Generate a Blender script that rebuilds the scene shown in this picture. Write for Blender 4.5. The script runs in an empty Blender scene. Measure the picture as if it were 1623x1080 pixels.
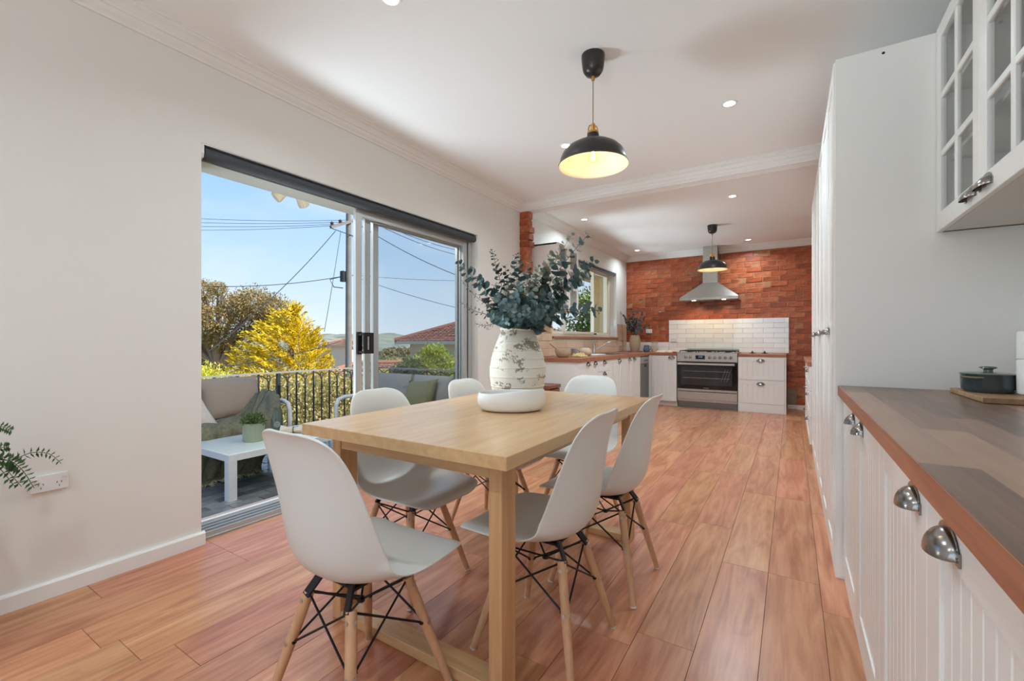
import bpy, bmesh, math, random
import numpy as np
from mathutils import Vector, Matrix, noise
PI = math.pi
D = bpy.data
SC = bpy.context.scene
COL = SC.collection
rnd = random.Random(11)
nrs = np.random.RandomState(5)

# ------------------------------------------------------------------ camera
EYE = 1.10
FPX = 708.0
YAW = math.atan2(443.5, 708.0)
cam = D.cameras.new('camera')
cam.sensor_width = 36.0
cam.lens = 36.0 * FPX / 1623.0
cam.clip_start = 0.02
cam.clip_end = 3000
camo = D.objects.new('camera', cam)
COL.objects.link(camo)
camo.location = (0, 0, EYE)
camo.rotation_euler = (PI / 2, 0, YAW)
SC.camera = camo
SC.view_settings.view_transform = 'Standard'
SC.view_settings.look = 'None'
SC.view_settings.gamma = 1.0
SC.view_settings.exposure = 0.08
SC.view_settings.use_curve_mapping = False
try:
    SC.cycles.sample_clamp_indirect = 6.0
    SC.cycles.max_bounces = 10
    SC.cycles.diffuse_bounces = 5
    SC.cycles.transparent_max_bounces = 12
    SC.cycles.caustics_reflective = False
    SC.cycles.caustics_refractive = False
except Exception:
    pass

def s2l(c):
    return tuple((x / 12.92 if x <= 0.04045 else ((x + 0.055) / 1.055) ** 2.4) for x in c)
def rgb(r, g, b):
    return s2l((r / 255.0, g / 255.0, b / 255.0)) + (1.0,)

# ------------------------------------------------------------------ sky, sun, large lights
W = D.worlds.new('sky')
SC.world = W
W.use_nodes = True
nt = W.node_tree
nt.nodes.clear()
tc = nt.nodes.new('ShaderNodeTexCoord')
sx = nt.nodes.new('ShaderNodeSeparateXYZ')
nt.links.new(tc.outputs['Generated'], sx.inputs[0])
rp = nt.nodes.new('ShaderNodeValToRGB')
nt.links.new(sx.outputs['Z'], rp.inputs[0])
els = rp.color_ramp.elements
els[0].position = 0.0; els[0].color = rgb(222, 235, 246)
els[1].position = 1.0; els[1].color = rgb(112, 168, 236)
for p, c in ((0.05, rgb(212, 231, 248)), (0.16, rgb(190, 220, 250)), (0.30, rgb(160, 202, 248)), (0.5, rgb(138, 188, 246))):
    e = els.new(p); e.color = c
mp = nt.nodes.new('ShaderNodeMapping')
mp.inputs['Scale'].default_value = (1.0, 1.0, 3.5)
nt.links.new(tc.outputs['Generated'], mp.inputs[0])
nz = nt.nodes.new('ShaderNodeTexNoise')
nz.inputs['Scale'].default_value = 3.0; nz.inputs['Detail'].default_value = 5.0
nt.links.new(mp.outputs[0], nz.inputs[0])
cr = nt.nodes.new('ShaderNodeMapRange')
cr.inputs[1].default_value = 0.5; cr.inputs[2].default_value = 0.85
cr.inputs[3].default_value = 0.0; cr.inputs[4].default_value = 0.55
nt.links.new(nz.outputs[0], cr.inputs[0])
mx = nt.nodes.new('ShaderNodeMixRGB')
nt.links.new(cr.outputs[0], mx.inputs[0])
nt.links.new(rp.outputs[0], mx.inputs[1])
mx.inputs[2].default_value = rgb(238, 243, 250)
bg = nt.nodes.new('ShaderNodeBackground')
bg.inputs[1].default_value = 1.12
nt.links.new(mx.outputs[0], bg.inputs[0])
wo = nt.nodes.new('ShaderNodeOutputWorld')
nt.links.new(bg.outputs[0], wo.inputs[0])

def lamp(name, kind, loc, energy, color=(1, 1, 1), rot=(0, 0, 0), **kw):
    l = D.lights.new(name, kind)
    l.energy = energy; l.color = color
    for k, v in kw.items(): setattr(l, k, v)
    o = D.objects.new(name, l)
    COL.objects.link(o)
    o.location = loc; o.rotation_euler = rot
    return o

sun_dir = Vector((0.62, 0.30, 0.72)).normalized()      # towards the sun, beyond the kitchen end of the house
so = lamp('sun', 'SUN', (0, 0, 20), 8.0, (1.0, 0.95, 0.86), angle=0.01)
so.rotation_euler = sun_dir.to_track_quat('Z', 'Y').to_euler()
# added area fills in made-up windows, unseen behind the camera and near the right
lamp('rear_fill', 'AREA', (-0.9, -2.62, 1.45), 22, (0.80, 0.92, 1.0), (PI / 2, 0, 0), shape='RECTANGLE', size=3.2, size_y=2.0)
lamp('side_fill', 'AREA', (0.89, -1.5, 1.45), 2, (0.80, 0.92, 1.0), (PI / 2, 0, PI / 2), shape='RECTANGLE', size=1.6, size_y=1.8)
# added fill spots without a lamp body: one behind the camera, two beside the balcony door, one in the garden below
# the kitchen window; they stand in for daylight bounced into the rooms
def fill_spot(loc, target, e, col, size, cone):
    o = lamp('fill_spot', 'SPOT', loc, e, col, (0, 0, 0), spot_size=cone, spot_blend=0.9, shadow_soft_size=size)
    o.rotation_euler = (Vector(loc) - Vector(target)).to_track_quat('Z', 'Y').to_euler()
COOL = (0.74, 0.90, 1.0)
fill_spot((-0.5, -1.3, 1.1), (-0.5, -0.2, 2.7), 110, COOL, 0.03, 2.1)
fill_spot((-3.40, 0.95, -0.02), (-0.9, 2.9, 2.7), 540, COOL, 0.55, 1.5)
fill_spot((-3.45, 1.12, 0.95), (0.2, 2.1, 0.9), 170, COOL, 0.22, 1.1)
fill_spot((-5.6, 5.6, -0.5), (-1.3, 7.0, 2.7), 980, COOL, 0.8, 1.0)

# added fill light, hidden under the eave, to brighten the balcony
lamp('balcony_fill', 'AREA', (-3.2, 2.4, 2.35), 55, (1.0, 0.95, 0.88), (0, -0.5, 0), shape='RECTANGLE', size=0.3, size_y=3.4)

# ------------------------------------------------------------------ materials
def newmat(name):
    m = D.materials.new(name)
    m.use_nodes = True
    n = m.node_tree.nodes
    b = n.get('Principled BSDF')
    return m, m.node_tree, b
def L(t, a, b): t.links.new(a, b)
def plain(name, col, rough=0.5, metal=0.0, spec=0.5, noise_amt=0.0, scale=8.0, bump=0.0, bscale=None, coat=0.0):
    m, t, b = newmat(name)
    b.inputs['Base Color'].default_value = col
    b.inputs['Roughness'].default_value = rough
    b.inputs['Metallic'].default_value = metal
    b.inputs['Specular IOR Level'].default_value = spec
    b.inputs['Coat Weight'].default_value = coat
    if noise_amt or bump:
        c = t.nodes.new('ShaderNodeTexCoord')
        n = t.nodes.new('ShaderNodeTexNoise')
        n.inputs['Scale'].default_value = scale; n.inputs['Detail'].default_value = 4
        L(t, c.outputs['Object'], n.inputs[0])
    if noise_amt:
        h = t.nodes.new('ShaderNodeHueSaturation')
        h.inputs['Color'].default_value = col
        r = t.nodes.new('ShaderNodeMapRange')
        r.inputs[1].default_value = 0.3; r.inputs[2].default_value = 0.7
        r.inputs[3].default_value = 1 - noise_amt; r.inputs[4].default_value = 1 + noise_amt
        L(t, n.outputs[0], r.inputs[0]); L(t, r.outputs[0], h.inputs['Value'])
        L(t, h.outputs[0], b.inputs['Base Color'])
    if bump:
        n2 = t.nodes.new('ShaderNodeTexNoise')
        n2.inputs['Scale'].default_value = bscale or scale; n2.inputs['Detail'].default_value = 3
        L(t, c.outputs['Object'], n2.inputs[0])
        bp = t.nodes.new('ShaderNodeBump')
        bp.inputs['Strength'].default_value = bump; bp.inputs['Distance'].default_value = 0.01
        L(t, n2.outputs[0], bp.inputs['Height']); L(t, bp.outputs[0], b.inputs['Normal'])
    return m
def wood(name, c1, c2, rough=0.4, stretch=(12, 1.2, 12), scale=2.0, vary=0.12, bump=0.03, coat=0.0, dark=None):
    """grain along the axis with the small stretch value; every object shifts the grain and its tone"""
    m, t, b = newmat(name)
    c = t.nodes.new('ShaderNodeTexCoord')
    oi = t.nodes.new('ShaderNodeObjectInfo')
    mul = t.nodes.new('ShaderNodeMath'); mul.operation = 'MULTIPLY'; mul.inputs[1].default_value = 37.0
    L(t, oi.outputs['Random'], mul.inputs[0])
    add = t.nodes.new('ShaderNodeVectorMath'); add.operation = 'ADD'
    L(t, c.outputs['Object'], add.inputs[0]); L(t, mul.outputs[0], add.inputs[1])
    mpn = t.nodes.new('ShaderNodeMapping'); mpn.inputs['Scale'].default_value = stretch
    L(t, add.outputs[0], mpn.inputs[0])
    n = t.nodes.new('ShaderNodeTexNoise')
    n.inputs['Scale'].default_value = scale; n.inputs['Detail'].default_value = 6; n.inputs['Distortion'].default_value = 0.6
    L(t, mpn.outputs[0], n.inputs[0])
    r = t.nodes.new('ShaderNodeValToRGB')
    r.color_ramp.elements[0].position = 0.32; r.color_ramp.elements[0].color = c1
    r.color_ramp.elements[1].position = 0.68; r.color_ramp.elements[1].color = c2
    if dark is not None:
        e = r.color_ramp.elements.new(0.24); e.color = dark
    L(t, n.outputs[0], r.inputs[0])
    h = t.nodes.new('ShaderNodeHueSaturation')
    mr = t.nodes.new('ShaderNodeMapRange')
    mr.inputs[3].default_value = 1 - vary; mr.inputs[4].default_value = 1 + vary
    L(t, oi.outputs['Random'], mr.inputs[0]); L(t, mr.outputs[0], h.inputs['Value'])
    L(t, r.outputs[0], h.inputs['Color']); L(t, h.outputs[0], b.inputs['Base Color'])
    b.inputs['Roughness'].default_value = rough
    b.inputs['Coat Weight'].default_value = coat
    if bump:
        bp = t.nodes.new('ShaderNodeBump'); bp.inputs['Strength'].default_value = bump; bp.inputs['Distance'].default_value = 0.005
        L(t, n.outputs[0], bp.inputs['Height']); L(t, bp.outputs[0], b.inputs['Normal'])
    return m
def varied(name, c1, c2, rough=0.5, by='object', spec=0.5, nscale=0, nstr=0.25, bump=0.0, trans=0.0, coat=0.0):
    """colour picked per object or per loose piece between c1 and c2"""
    m, t, b = newmat(name)
    if by == 'object':
        o = t.nodes.new('ShaderNodeObjectInfo').outputs['Random']
    else:
        o = t.nodes.new('ShaderNodeNewGeometry').outputs['Random Per Island']
    r = t.nodes.new('ShaderNodeValToRGB')
    cs = [c1] + ([c2] if isinstance(c2, tuple) else list(c2))
    r.color_ramp.elements[0].color = cs[0]
    r.color_ramp.elements[1].color = cs[-1]
    for i, cc in enumerate(cs[1:-1]):
        e = r.color_ramp.elements.new((i + 1) / (len(cs) - 1)); e.color = cc
    L(t, o, r.inputs[0])
    out = r.outputs[0]
    if nscale:
        c = t.nodes.new('ShaderNodeTexCoord')
        n = t.nodes.new('ShaderNodeTexNoise'); n.inputs['Scale'].default_value = nscale; n.inputs['Detail'].default_value = 5
        L(t, c.outputs['Object'], n.inputs[0])
        mr = t.nodes.new('ShaderNodeMapRange'); mr.inputs[1].default_value = 0.3; mr.inputs[2].default_value = 0.7
        mr.inputs[3].default_value = 1 - nstr; mr.inputs[4].default_value = 1 + nstr
        L(t, n.outputs[0], mr.inputs[0])
        h = t.nodes.new('ShaderNodeHueSaturation'); L(t, mr.outputs[0], h.inputs['Value']); L(t, out, h.inputs['Color'])
        out = h.outputs[0]
        if bump:
            bp = t.nodes.new('ShaderNodeBump'); bp.inputs['Strength'].default_value = bump; bp.inputs['Distance'].default_value = 0.01
            L(t, n.outputs[0], bp.inputs['Height']); L(t, bp.outputs[0], b.inputs['Normal'])
    L(t, out, b.inputs['Base Color'])
    b.inputs['Roughness'].default_value = rough
    b.inputs['Specular IOR Level'].default_value = spec
    b.inputs['Coat Weight'].default_value = coat
    if trans:
        tr = t.nodes.new('ShaderNodeBsdfTranslucent'); L(t, out, tr.inputs[0])
        ms = t.nodes.new('ShaderNodeMixShader'); ms.inputs[0].default_value = trans
        L(t, b.outputs[0], ms.inputs[1]); L(t, tr.outputs[0], ms.inputs[2])
        L(t, ms.outputs[0], t.nodes['Material Output'].inputs[0])
    return m
def glass_mat(name, tint=(0.93, 0.95, 0.95, 1), refl=0.07):
    m, t, b = newmat(name)
    t.nodes.remove(b)
    tr = t.nodes.new('ShaderNodeBsdfTransparent'); tr.inputs[0].default_value = tint
    gl = t.nodes.new('ShaderNodeBsdfGlossy'); gl.inputs['Roughness'].default_value = 0.02
    lw = t.nodes.new('ShaderNodeLayerWeight'); lw.inputs[0].default_value = 0.5
    pw = t.nodes.new('ShaderNodeMath'); pw.operation = 'POWER'; pw.inputs[1].default_value = 5.0
    L(t, lw.outputs['Facing'], pw.inputs[0])
    ma = t.nodes.new('ShaderNodeMath'); ma.operation = 'MULTIPLY_ADD'; ma.inputs[1].default_value = 0.45; ma.inputs[2].default_value = refl * 0.5
    L(t, pw.outputs[0], ma.inputs[0])
    ms = t.nodes.new('ShaderNodeMixShader')
    L(t, ma.outputs[0], ms.inputs[0]); L(t, tr.outputs[0], ms.inputs[1]); L(t, gl.outputs[0], ms.inputs[2])
    L(t, ms.outputs[0], t.nodes['Material Output'].inputs[0])
    return m
def emit(name, col, s):
    m, t, b = newmat(name)
    b.inputs['Base Color'].default_value = (0.02, 0.02, 0.02, 1)
    b.inputs['Emission Color'].default_value = col
    b.inputs['Emission Strength'].default_value = s
    return m

M = {}
M['wall'] = plain('wall_paint', rgb(226, 223, 216), 0.7, spec=0.25, bump=0.03, scale=60)
M['ceiling'] = plain('ceiling_paint', rgb(240, 240, 238), 0.8, spec=0.2)
M['trim'] = plain('trim_paint', rgb(230, 228, 223), 0.45)
M['cabinet'] = plain('cabinet_white', rgb(238, 237, 233), 0.32)
M['cabinet_in'] = plain('cabinet_inside', rgb(214, 212, 207), 0.5)
def floor_mat():
    m, t, b = newmat('floor_laminate')
    N = t.nodes.new
    c = N('ShaderNodeTexCoord'); oi = N('ShaderNodeObjectInfo')
    mu = N('ShaderNodeMath'); mu.operation = 'MULTIPLY'; mu.inputs[1].default_value = 53.0
    L(t, oi.outputs['Random'], mu.inputs[0])
    ad = N('ShaderNodeVectorMath'); ad.operation = 'ADD'
    L(t, c.outputs['Object'], ad.inputs[0]); L(t, mu.outputs[0], ad.inputs[1])
    def nz(scale, sc, detail, dist):
        mp_ = N('ShaderNodeMapping'); mp_.inputs['Scale'].default_value = sc
        L(t, ad.outputs[0], mp_.inputs[0])
        n = N('ShaderNodeTexNoise'); n.inputs['Scale'].default_value = scale; n.inputs['Detail'].default_value = detail; n.inputs['Distortion'].default_value = dist
        L(t, mp_.outputs[0], n.inputs[0]); return n
    grain = nz(1.0, (70, 3.0, 70), 5, 0.4)
    fig = nz(1.0, (13, 1.6, 13), 4, 1.6)
    knot = nz(1.0, (9, 4.5, 9), 2, 0.8)
    a = N('ShaderNodeMath'); a.operation = 'MULTIPLY_ADD'; a.inputs[1].default_value = 0.28
    L(t, grain.outputs[0], a.inputs[0])
    sc = N('ShaderNodeMath'); sc.operation = 'MULTIPLY'; sc.inputs[1].default_value = 0.72
    L(t, fig.outputs[0], sc.inputs[0]); L(t, sc.outputs[0], a.inputs[2])
    r = N('ShaderNodeValToRGB')
    for k, (p, col) in enumerate(((0.28, rgb(152, 95, 66)), (0.42, rgb(176, 115, 80)), (0.52, rgb(192, 132, 95)), (0.68, rgb(206, 151, 114)))):
        if k < 2: e = r.color_ramp.elements[k]; e.position = p
        else: e = r.color_ramp.elements.new(p)
        e.color = col
    L(t, a.outputs[0], r.inputs[0])
    kr = N('ShaderNodeMapRange'); kr.inputs[1].default_value = 0.24; kr.inputs[2].default_value = 0.34; kr.inputs[3].default_value = 0.82; kr.inputs[4].default_value = 1.0
    L(t, knot.outputs[0], kr.inputs[0])
    vr = N('ShaderNodeMapRange'); vr.inputs[3].default_value = 0.89; vr.inputs[4].default_value = 1.11
    L(t, oi.outputs['Random'], vr.inputs[0])
    vm = N('ShaderNodeMath'); vm.operation = 'MULTIPLY'; L(t, kr.outputs[0], vm.inputs[0]); L(t, vr.outputs[0], vm.inputs[1])
    wn = N('ShaderNodeTexWhiteNoise'); wn.noise_dimensions = '1D'; L(t, mu.outputs[0], wn.inputs['W'])
    hr = N('ShaderNodeMapRange'); hr.inputs[3].default_value = 0.490; hr.inputs[4].default_value = 0.508; L(t, wn.outputs[0], hr.inputs[0])
    h = N('ShaderNodeHueSaturation'); L(t, hr.outputs[0], h.inputs['Hue']); L(t, vm.outputs[0], h.inputs['Value']); L(t, r.outputs[0], h.inputs['Color'])
    L(t, h.outputs[0], b.inputs['Base Color'])
    b.inputs['Roughness'].default_value = 0.30
    return m
M['floor'] = floor_mat()
M['groove'] = plain('floor_groove', rgb(116, 74, 54), 0.8)
M['oak'] = wood('table_oak', rgb(188, 148, 102), rgb(206, 168, 122), 0.33, (1.2, 14, 14), 2.2, 0.05, 0.02)
M['oak_y'] = wood('table_oak_lengthwise', rgb(192, 153, 108), rgb(204, 167, 122), 0.26, (12, 1.0, 12), 2.2, 0.03, 0.015)
M['oak_z'] = wood('table_oak_upright', rgb(184, 140, 96), rgb(206, 162, 116), 0.38, (14, 14, 1.0), 2.2, 0.06, 0.02)
M['beech'] = wood('chair_beech', rgb(186, 140, 104), rgb(206, 162, 126), 0.4, (16, 16, 1.2), 2.2, 0.06, 0.01)
M['shell'] = plain('chair_shell', rgb(213, 213, 208), 0.34)
M['black'] = plain('black_metal', rgb(26, 25, 25), 0.45, 0.4)
M['foot'] = plain('foot_glide', rgb(205, 205, 203), 0.4)
M['screw'] = plain('screw_steel', rgb(190, 186, 178), 0.3, 0.9)
M['steel'] = plain('brushed_steel', rgb(186, 182, 176), 0.34, 0.95, noise_amt=0.05, scale=30)
M['pewter'] = plain('pewter', rgb(150, 146, 142), 0.22, 1.0)
M['chrome'] = plain('chrome', rgb(205, 205, 205), 0.12, 1.0)
M['alu'] = plain('door_aluminium', rgb(190, 190, 188), 0.38, 0.55)
M['alu_dark'] = plain('track_aluminium', rgb(132, 136, 140), 0.45, 0.5)
M['charcoal'] = plain('blind_fabric', rgb(66, 70, 74), 0.8, noise_amt=0.06, scale=120)
M['glass'] = glass_mat('window_glass', (0.97, 0.98, 0.98, 1))
M['glass_dark'] = glass_mat('door_glass', (0.93, 0.945, 0.95, 1))
M['mortar'] = plain('mortar', rgb(170, 118, 84), 0.8, noise_amt=0.25, scale=9, bump=0.3, bscale=40)
M['brick'] = varied('brick_clay', rgb(140, 64, 36), [rgb(164, 78, 42), rgb(172, 86, 50), rgb(176, 98, 62)], 0.30, nscale=18, nstr=0.42, bump=0.35)
M['black_gloss'] = plain('oven_black_glass', rgb(14, 14, 15), 0.06)
M['grate'] = plain('cast_iron', rgb(28, 28, 29), 0.6)
M['tile_white'] = varied('white_tile', rgb(230, 230, 228), rgb(242, 242, 240), 0.14)
M['tile_beige'] = varied('beige_tile', rgb(214, 182, 152), rgb(226, 198, 168), 0.16)
M['grout'] = plain('grout', rgb(206, 196, 184), 0.8)
M['bench'] = wood('bench_timber', rgb(150, 90, 62), rgb(178, 118, 86), 0.35, (1.2, 9, 9), 2.0, 0.05, 0.01)
M['bench_edge'] = wood('bench_edge_timber', rgb(150, 92, 68), rgb(176, 116, 90), 0.4, (10, 1.0, 16), 2.2, 0.04, 0.01)
M['slate'] = varied('deck_tile', rgb(92, 95, 98), [rgb(114, 117, 119), rgb(134, 135, 136)], 0.12, nscale=9, nstr=0.2, bump=0.12)
M['slate_gap'] = plain('deck_grout', rgb(46, 46, 46), 0.8)
M['concrete'] = plain('concrete', rgb(176, 160, 148), 0.85, noise_amt=0.08, scale=30)
M['white_metal'] = plain('white_powder_coat', rgb(226, 224, 222), 0.4)
M['taupe'] = plain('taupe_outdoor_fabric', rgb(180, 160, 142), 0.9, noise_amt=0.05, scale=150)
M['greyfab'] = plain('grey_outdoor_fabric', rgb(144, 144, 141), 0.9, noise_amt=0.06, scale=150)
M['sage'] = plain('sage_throw', rgb(122, 117, 92), 0.95, noise_amt=0.22, scale=45, bump=0.5, bscale=160)
M['sage_light'] = plain('sage_fringe', rgb(186, 176, 138), 0.95)
M['iron'] = plain('wrought_iron', rgb(52, 56, 62), 0.5, 0.4)
M['iron_rail'] = plain('rail_top', rgb(150, 150, 148), 0.5, 0.3)

M['floor'].node_tree.nodes['Principled BSDF'].inputs['Specular IOR Level'].default_value = 0.45

# ------------------------------------------------------------------ mesh helpers
class MB:
    def __init__(self): self.bm = bmesh.new()
    def box(self, x0, x1, y0, y1, z0, z1, bev=0.0, seg=1):
        if x1 < x0: x0, x1 = x1, x0
        if y1 < y0: y0, y1 = y1, y0
        if z1 < z0: z0, z1 = z1, z0
        b = self.bm
        vs = [b.verts.new((x, y, z)) for x in (x0, x1) for y in (y0, y1) for z in (z0, z1)]
        fs = [b.faces.new([vs[i] for i in f]) for f in ((0, 1, 3, 2), (4, 6, 7, 5), (0, 4, 5, 1), (2, 3, 7, 6), (0, 2, 6, 4), (1, 5, 7, 3))]
        if bev:
            es = list({e for f in fs for e in f.edges})
            bmesh.ops.bevel(b, geom=es, offset=bev, segments=seg, affect='EDGES', profile=0.5)
        return self
    def beam(self, p, q, w, h, up=(0, 0, 1)):
        """rectangular bar from p to q"""
        p, q = Vector(p), Vector(q)
        d = (q - p).normalized(); u = Vector(up)
        s = d.cross(u)
        if s.length < 1e-4: s = d.cross(Vector((1, 0, 0)))
        s.normalize(); u = s.cross(d)
        b = self.bm
        r = []
        for c in (p, q):
            r.append([b.verts.new(c + s * (w / 2 * i) + u * (h / 2 * j)) for i, j in ((-1, -1), (1, -1), (1, 1), (-1, 1))])
        for k in range(4):
            b.faces.new((r[0][k], r[0][(k + 1) % 4], r[1][(k + 1) % 4], r[1][k]))
        b.faces.new(r[0][::-1]); b.faces.new(r[1])
        return self
    def tube(self, pts, rad, n=8, closed=False, flat=None):
        pts = [Vector(p) for p in pts]
        b = self.bm
        m = len(pts)
        rings = []
        ref = None
        for i, p in enumerate(pts):
            if closed: t = pts[(i + 1) % m] - pts[i - 1]
            elif i == 0: t = pts[1] - p
            elif i == m - 1: t = p - pts[i - 1]
            else: t = pts[i + 1] - pts[i - 1]
            t.normalize()
            if ref is None:
                ref = t.cross(Vector((0, 0, 1)))
                if ref.length < 0.05: ref = t.cross(Vector((1, 0, 0)))
                ref.normalize()
            ref = (ref - t * ref.dot(t)).normalized()
            o = t.cross(ref)
            r = rad[i] if isinstance(rad, (list, tuple)) else rad
            fl = flat or 1.0
            rings.append([b.verts.new(p + ref * (r * math.cos(2 * PI * k / n)) + o * (r * fl * math.sin(2 * PI * k / n))) for k in range(n)])
        for i in range(m if closed else m - 1):
            A, B = rings[i], rings[(i + 1) % m]
            for k in range(n):
                b.faces.new((A[k], A[(k + 1) % n], B[(k + 1) % n], B[k]))
        if not closed:
            b.faces.new(rings[0][::-1]); b.faces.new(rings[-1])
        return self
    def cyl(self, p, q, r, r2=None, n=16):
        return self.tube([p, q], [r, r if r2 is None else r2], n)
    def lathe(self, prof, n=32, c=(0, 0, 0), sx=1.0, sy=1.0):
        b = self.bm
        c = Vector(c)
        rings = []
        for r, z in prof:
            if r < 1e-5: rings.append([b.verts.new(c + Vector((0, 0, z)))])
            else: rings.append([b.verts.new(c + Vector((r * sx * math.cos(2 * PI * k / n), r * sy * math.sin(2 * PI * k / n), z))) for k in range(n)])
        for A, B in zip(rings[:-1], rings[1:]):
            for k in range(n):
                k2 = (k + 1) % n
                if len(A) == 1 and len(B) == 1: continue
                if len(A) == 1: b.faces.new((A[0], B[k2], B[k]))
                elif len(B) == 1: b.faces.new((A[k], A[k2], B[0]))
                else: b.faces.new((A[k], A[k2], B[k2], B[k]))
        return self
    def prism(self, poly, axis, a, c):
        """polygon extruded along an axis: x -> (y,z), y -> (x,z), z -> (x,y)"""
        b = self.bm
        def P(u, v, w):
            return {'x': (w, u, v), 'y': (u, w, v), 'z': (u, v, w)}[axis]
        A = [b.verts.new(P(u, v, a)) for u, v in poly]
        B = [b.verts.new(P(u, v, c)) for u, v in poly]
        n = len(poly)
        for k in range(n):
            b.faces.new((A[k], A[(k + 1) % n], B[(k + 1) % n], B[k]))
        b.faces.new(A[::-1]); b.faces.new(B)
        return self
    def grid(self, fn, nu, nv):
        b = self.bm
        V = [[b.verts.new(fn(i / nu, j / nv)) for j in range(nv + 1)] for i in range(nu + 1)]
        for i in range(nu):
            for j in range(nv):
                b.faces.new((V[i][j], V[i + 1][j], V[i + 1][j + 1], V[i][j + 1]))
        return self
    def quad(self, a, b_, c, d):
        b = self.bm
        b.faces.new([b.verts.new(p) for p in (a, b_, c, d)])
        return self
    def jitter(self, s):
        for v in self.bm.verts:
            v.co += Vector((rnd.uniform(-s, s), rnd.uniform(-s, s), rnd.uniform(-s, s)))
        return self
    def mesh(self, name, mat, smooth=None):
        bmesh.ops.recalc_face_normals(self.bm, faces=self.bm.faces)
        me = D.meshes.new(name)
        self.bm.to_mesh(me); self.bm.free()
        me.materials.append(M[mat] if isinstance(mat, str) else mat)
        if smooth:
            me.polygons.foreach_set('use_smooth', [True] * len(me.polygons))
            me.set_sharp_from_angle(angle=math.radians(smooth))
        return me
    def build(self, name, mat, parent=None, smooth=None, loc=None, rotz=0.0):
        return put(name, self.mesh(name, mat, smooth), parent, loc, rotz)

def put(name, me, parent=None, loc=None, rotz=0.0, mtx=None):
    o = D.objects.new(name, me)
    COL.objects.link(o)
    if parent is not None: o.parent = parent
    if mtx is not None: o.matrix_local = mtx
    else:
        if loc is not None: o.location = loc
        if rotz: o.rotation_euler = (0, 0, rotz)
    return o
def tag(o, label, cat, group=None, kind=None):
    o['label'] = label; o['category'] = cat
    if group: o['group'] = group
    if kind: o['kind'] = kind
    return o
def thing(name, label, cat, loc=(0, 0, 0), rotz=0.0, group=None):
    o = put(name, None, None, loc, rotz)
    o.empty_display_size = 0.1
    return tag(o, label, cat, group)
def structure(o):
    o['kind'] = 'structure'; return o
def stuffed(o):
    o['kind'] = 'stuff'; return o
def dup(root, loc, rotz, label, cat=None, group=None):
    r = root.copy(); COL.objects.link(r)
    r.location = loc; r.rotation_euler = (0, 0, rotz); r['label'] = label
    if group: r['group'] = group
    for ch in list(root.children):
        c = ch.copy(); COL.objects.link(c); c.parent = r
        for g in list(ch.children):
            d = g.copy(); COL.objects.link(d); d.parent = c
    return r
def leaf_mesh(name, P, Dv, S, mat, bend=0.0):
    """n diamond leaves: base P, tip P+Dv, half-width vectors S (all n x 3)"""
    n = len(P)
    V = np.empty((n, 4, 3))
    mid = P + Dv * 0.45
    V[:, 0] = P; V[:, 1] = mid + S; V[:, 2] = P + Dv; V[:, 3] = mid - S
    if bend:
        N = np.cross(Dv, S); N /= (np.linalg.norm(N, axis=1, keepdims=True) + 1e-9)
        V[:, 2] += N * bend * np.linalg.norm(Dv, axis=1, keepdims=True)
    me = D.meshes.new(name)
    me.vertices.add(n * 4); me.vertices.foreach_set('co', V.reshape(-1))
    me.loops.add(n * 4); me.loops.foreach_set('vertex_index', np.arange(n * 4, dtype=np.int32))
    me.polygons.add(n); me.polygons.foreach_set('loop_start', np.arange(0, n * 4, 4, dtype=np.int32))
    me.update(calc_edges=True)
    me.materials.append(M[mat] if isinstance(mat, str) else mat)
    return me
def unit(v):
    return v / (np.linalg.norm(v, axis=-1, keepdims=True) + 1e-9)
# ------------------------------------------------------------------ where a line of sight meets a plane
_F = Vector((-math.sin(YAW), math.cos(YAW), 0)); _R = Vector((math.cos(YAW), math.sin(YAW), 0))
def _ray(px, py):
    return _F + _R * ((px - 811.5) / FPX) + Vector((0, 0, (540 - py) / FPX))
def on_x(px, py, X):
    d = _ray(px, py); return Vector((0, 0, EYE)) + d * (X / d.x)
def on_y(px, py, Y):
    d = _ray(px, py); return Vector((0, 0, EYE)) + d * (Y / d.y)
def on_z(px, py, Z):
    d = _ray(px, py); return Vector((0, 0, EYE)) + d * ((Z - EYE) / d.z)
def at(px, py, t):
    return Vector((0, 0, EYE)) + _ray(px, py) * t

XL, XO, XR, YB, YF, ZC = -2.70, -2.95, 0.87, 8.45, -2.6, 2.70
DY0, DY1, DZ = 1.153, 3.66, 2.17           # sliding door opening
WY0, WY1, WZ0, WZ1 = 5.33, 7.88, 1.15, 2.33  # kitchen window opening

# floor and its planks
fl = structure(MB().box(XL - 0.04, XR, YF, YB, -0.12, -0.008).build('floor', 'groove'))
cols = [(-0.094 + 0.2 * k) for k in range(-14, 5)]
pl_cache = {}
for ci, x0 in enumerate(cols):
    xa, xb = max(x0, XL - 0.04), min(x0 + 0.2, XR)
    if xb - xa < 0.01: continue
    # joints run 1.215 m apart, each column staggered
    off = 2.437 if ci == 13 else (3.65 if ci == 14 else 2.437 + 1.215 * rnd.random())
    if ci == 12: off = 1.68
    cuts = [off + 1.215 * k for k in range(-6, 7)]
    cuts = [YF] + [c for c in cuts if YF + 0.08 < c < YB - 0.08] + [YB]
    if ci <= 2:
        cuts = sorted([c for c in cuts if abs(c - 1.19) > 0.12] + [1.19])
    for a, b in zip(cuts[:-1], cuts[1:]):
        g = 0.0007
        key = (round(xb - xa, 3), round(b - a, 3))
        if key not in pl_cache:
            w, l = xb - xa, b - a
            pl_cache[key] = MB().box(g, w - g, g, l - g, -0.008, 0, 0.0006).mesh('plank', 'floor')
        put('plank', pl_cache[key], fl, (xa, a, 0))

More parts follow.
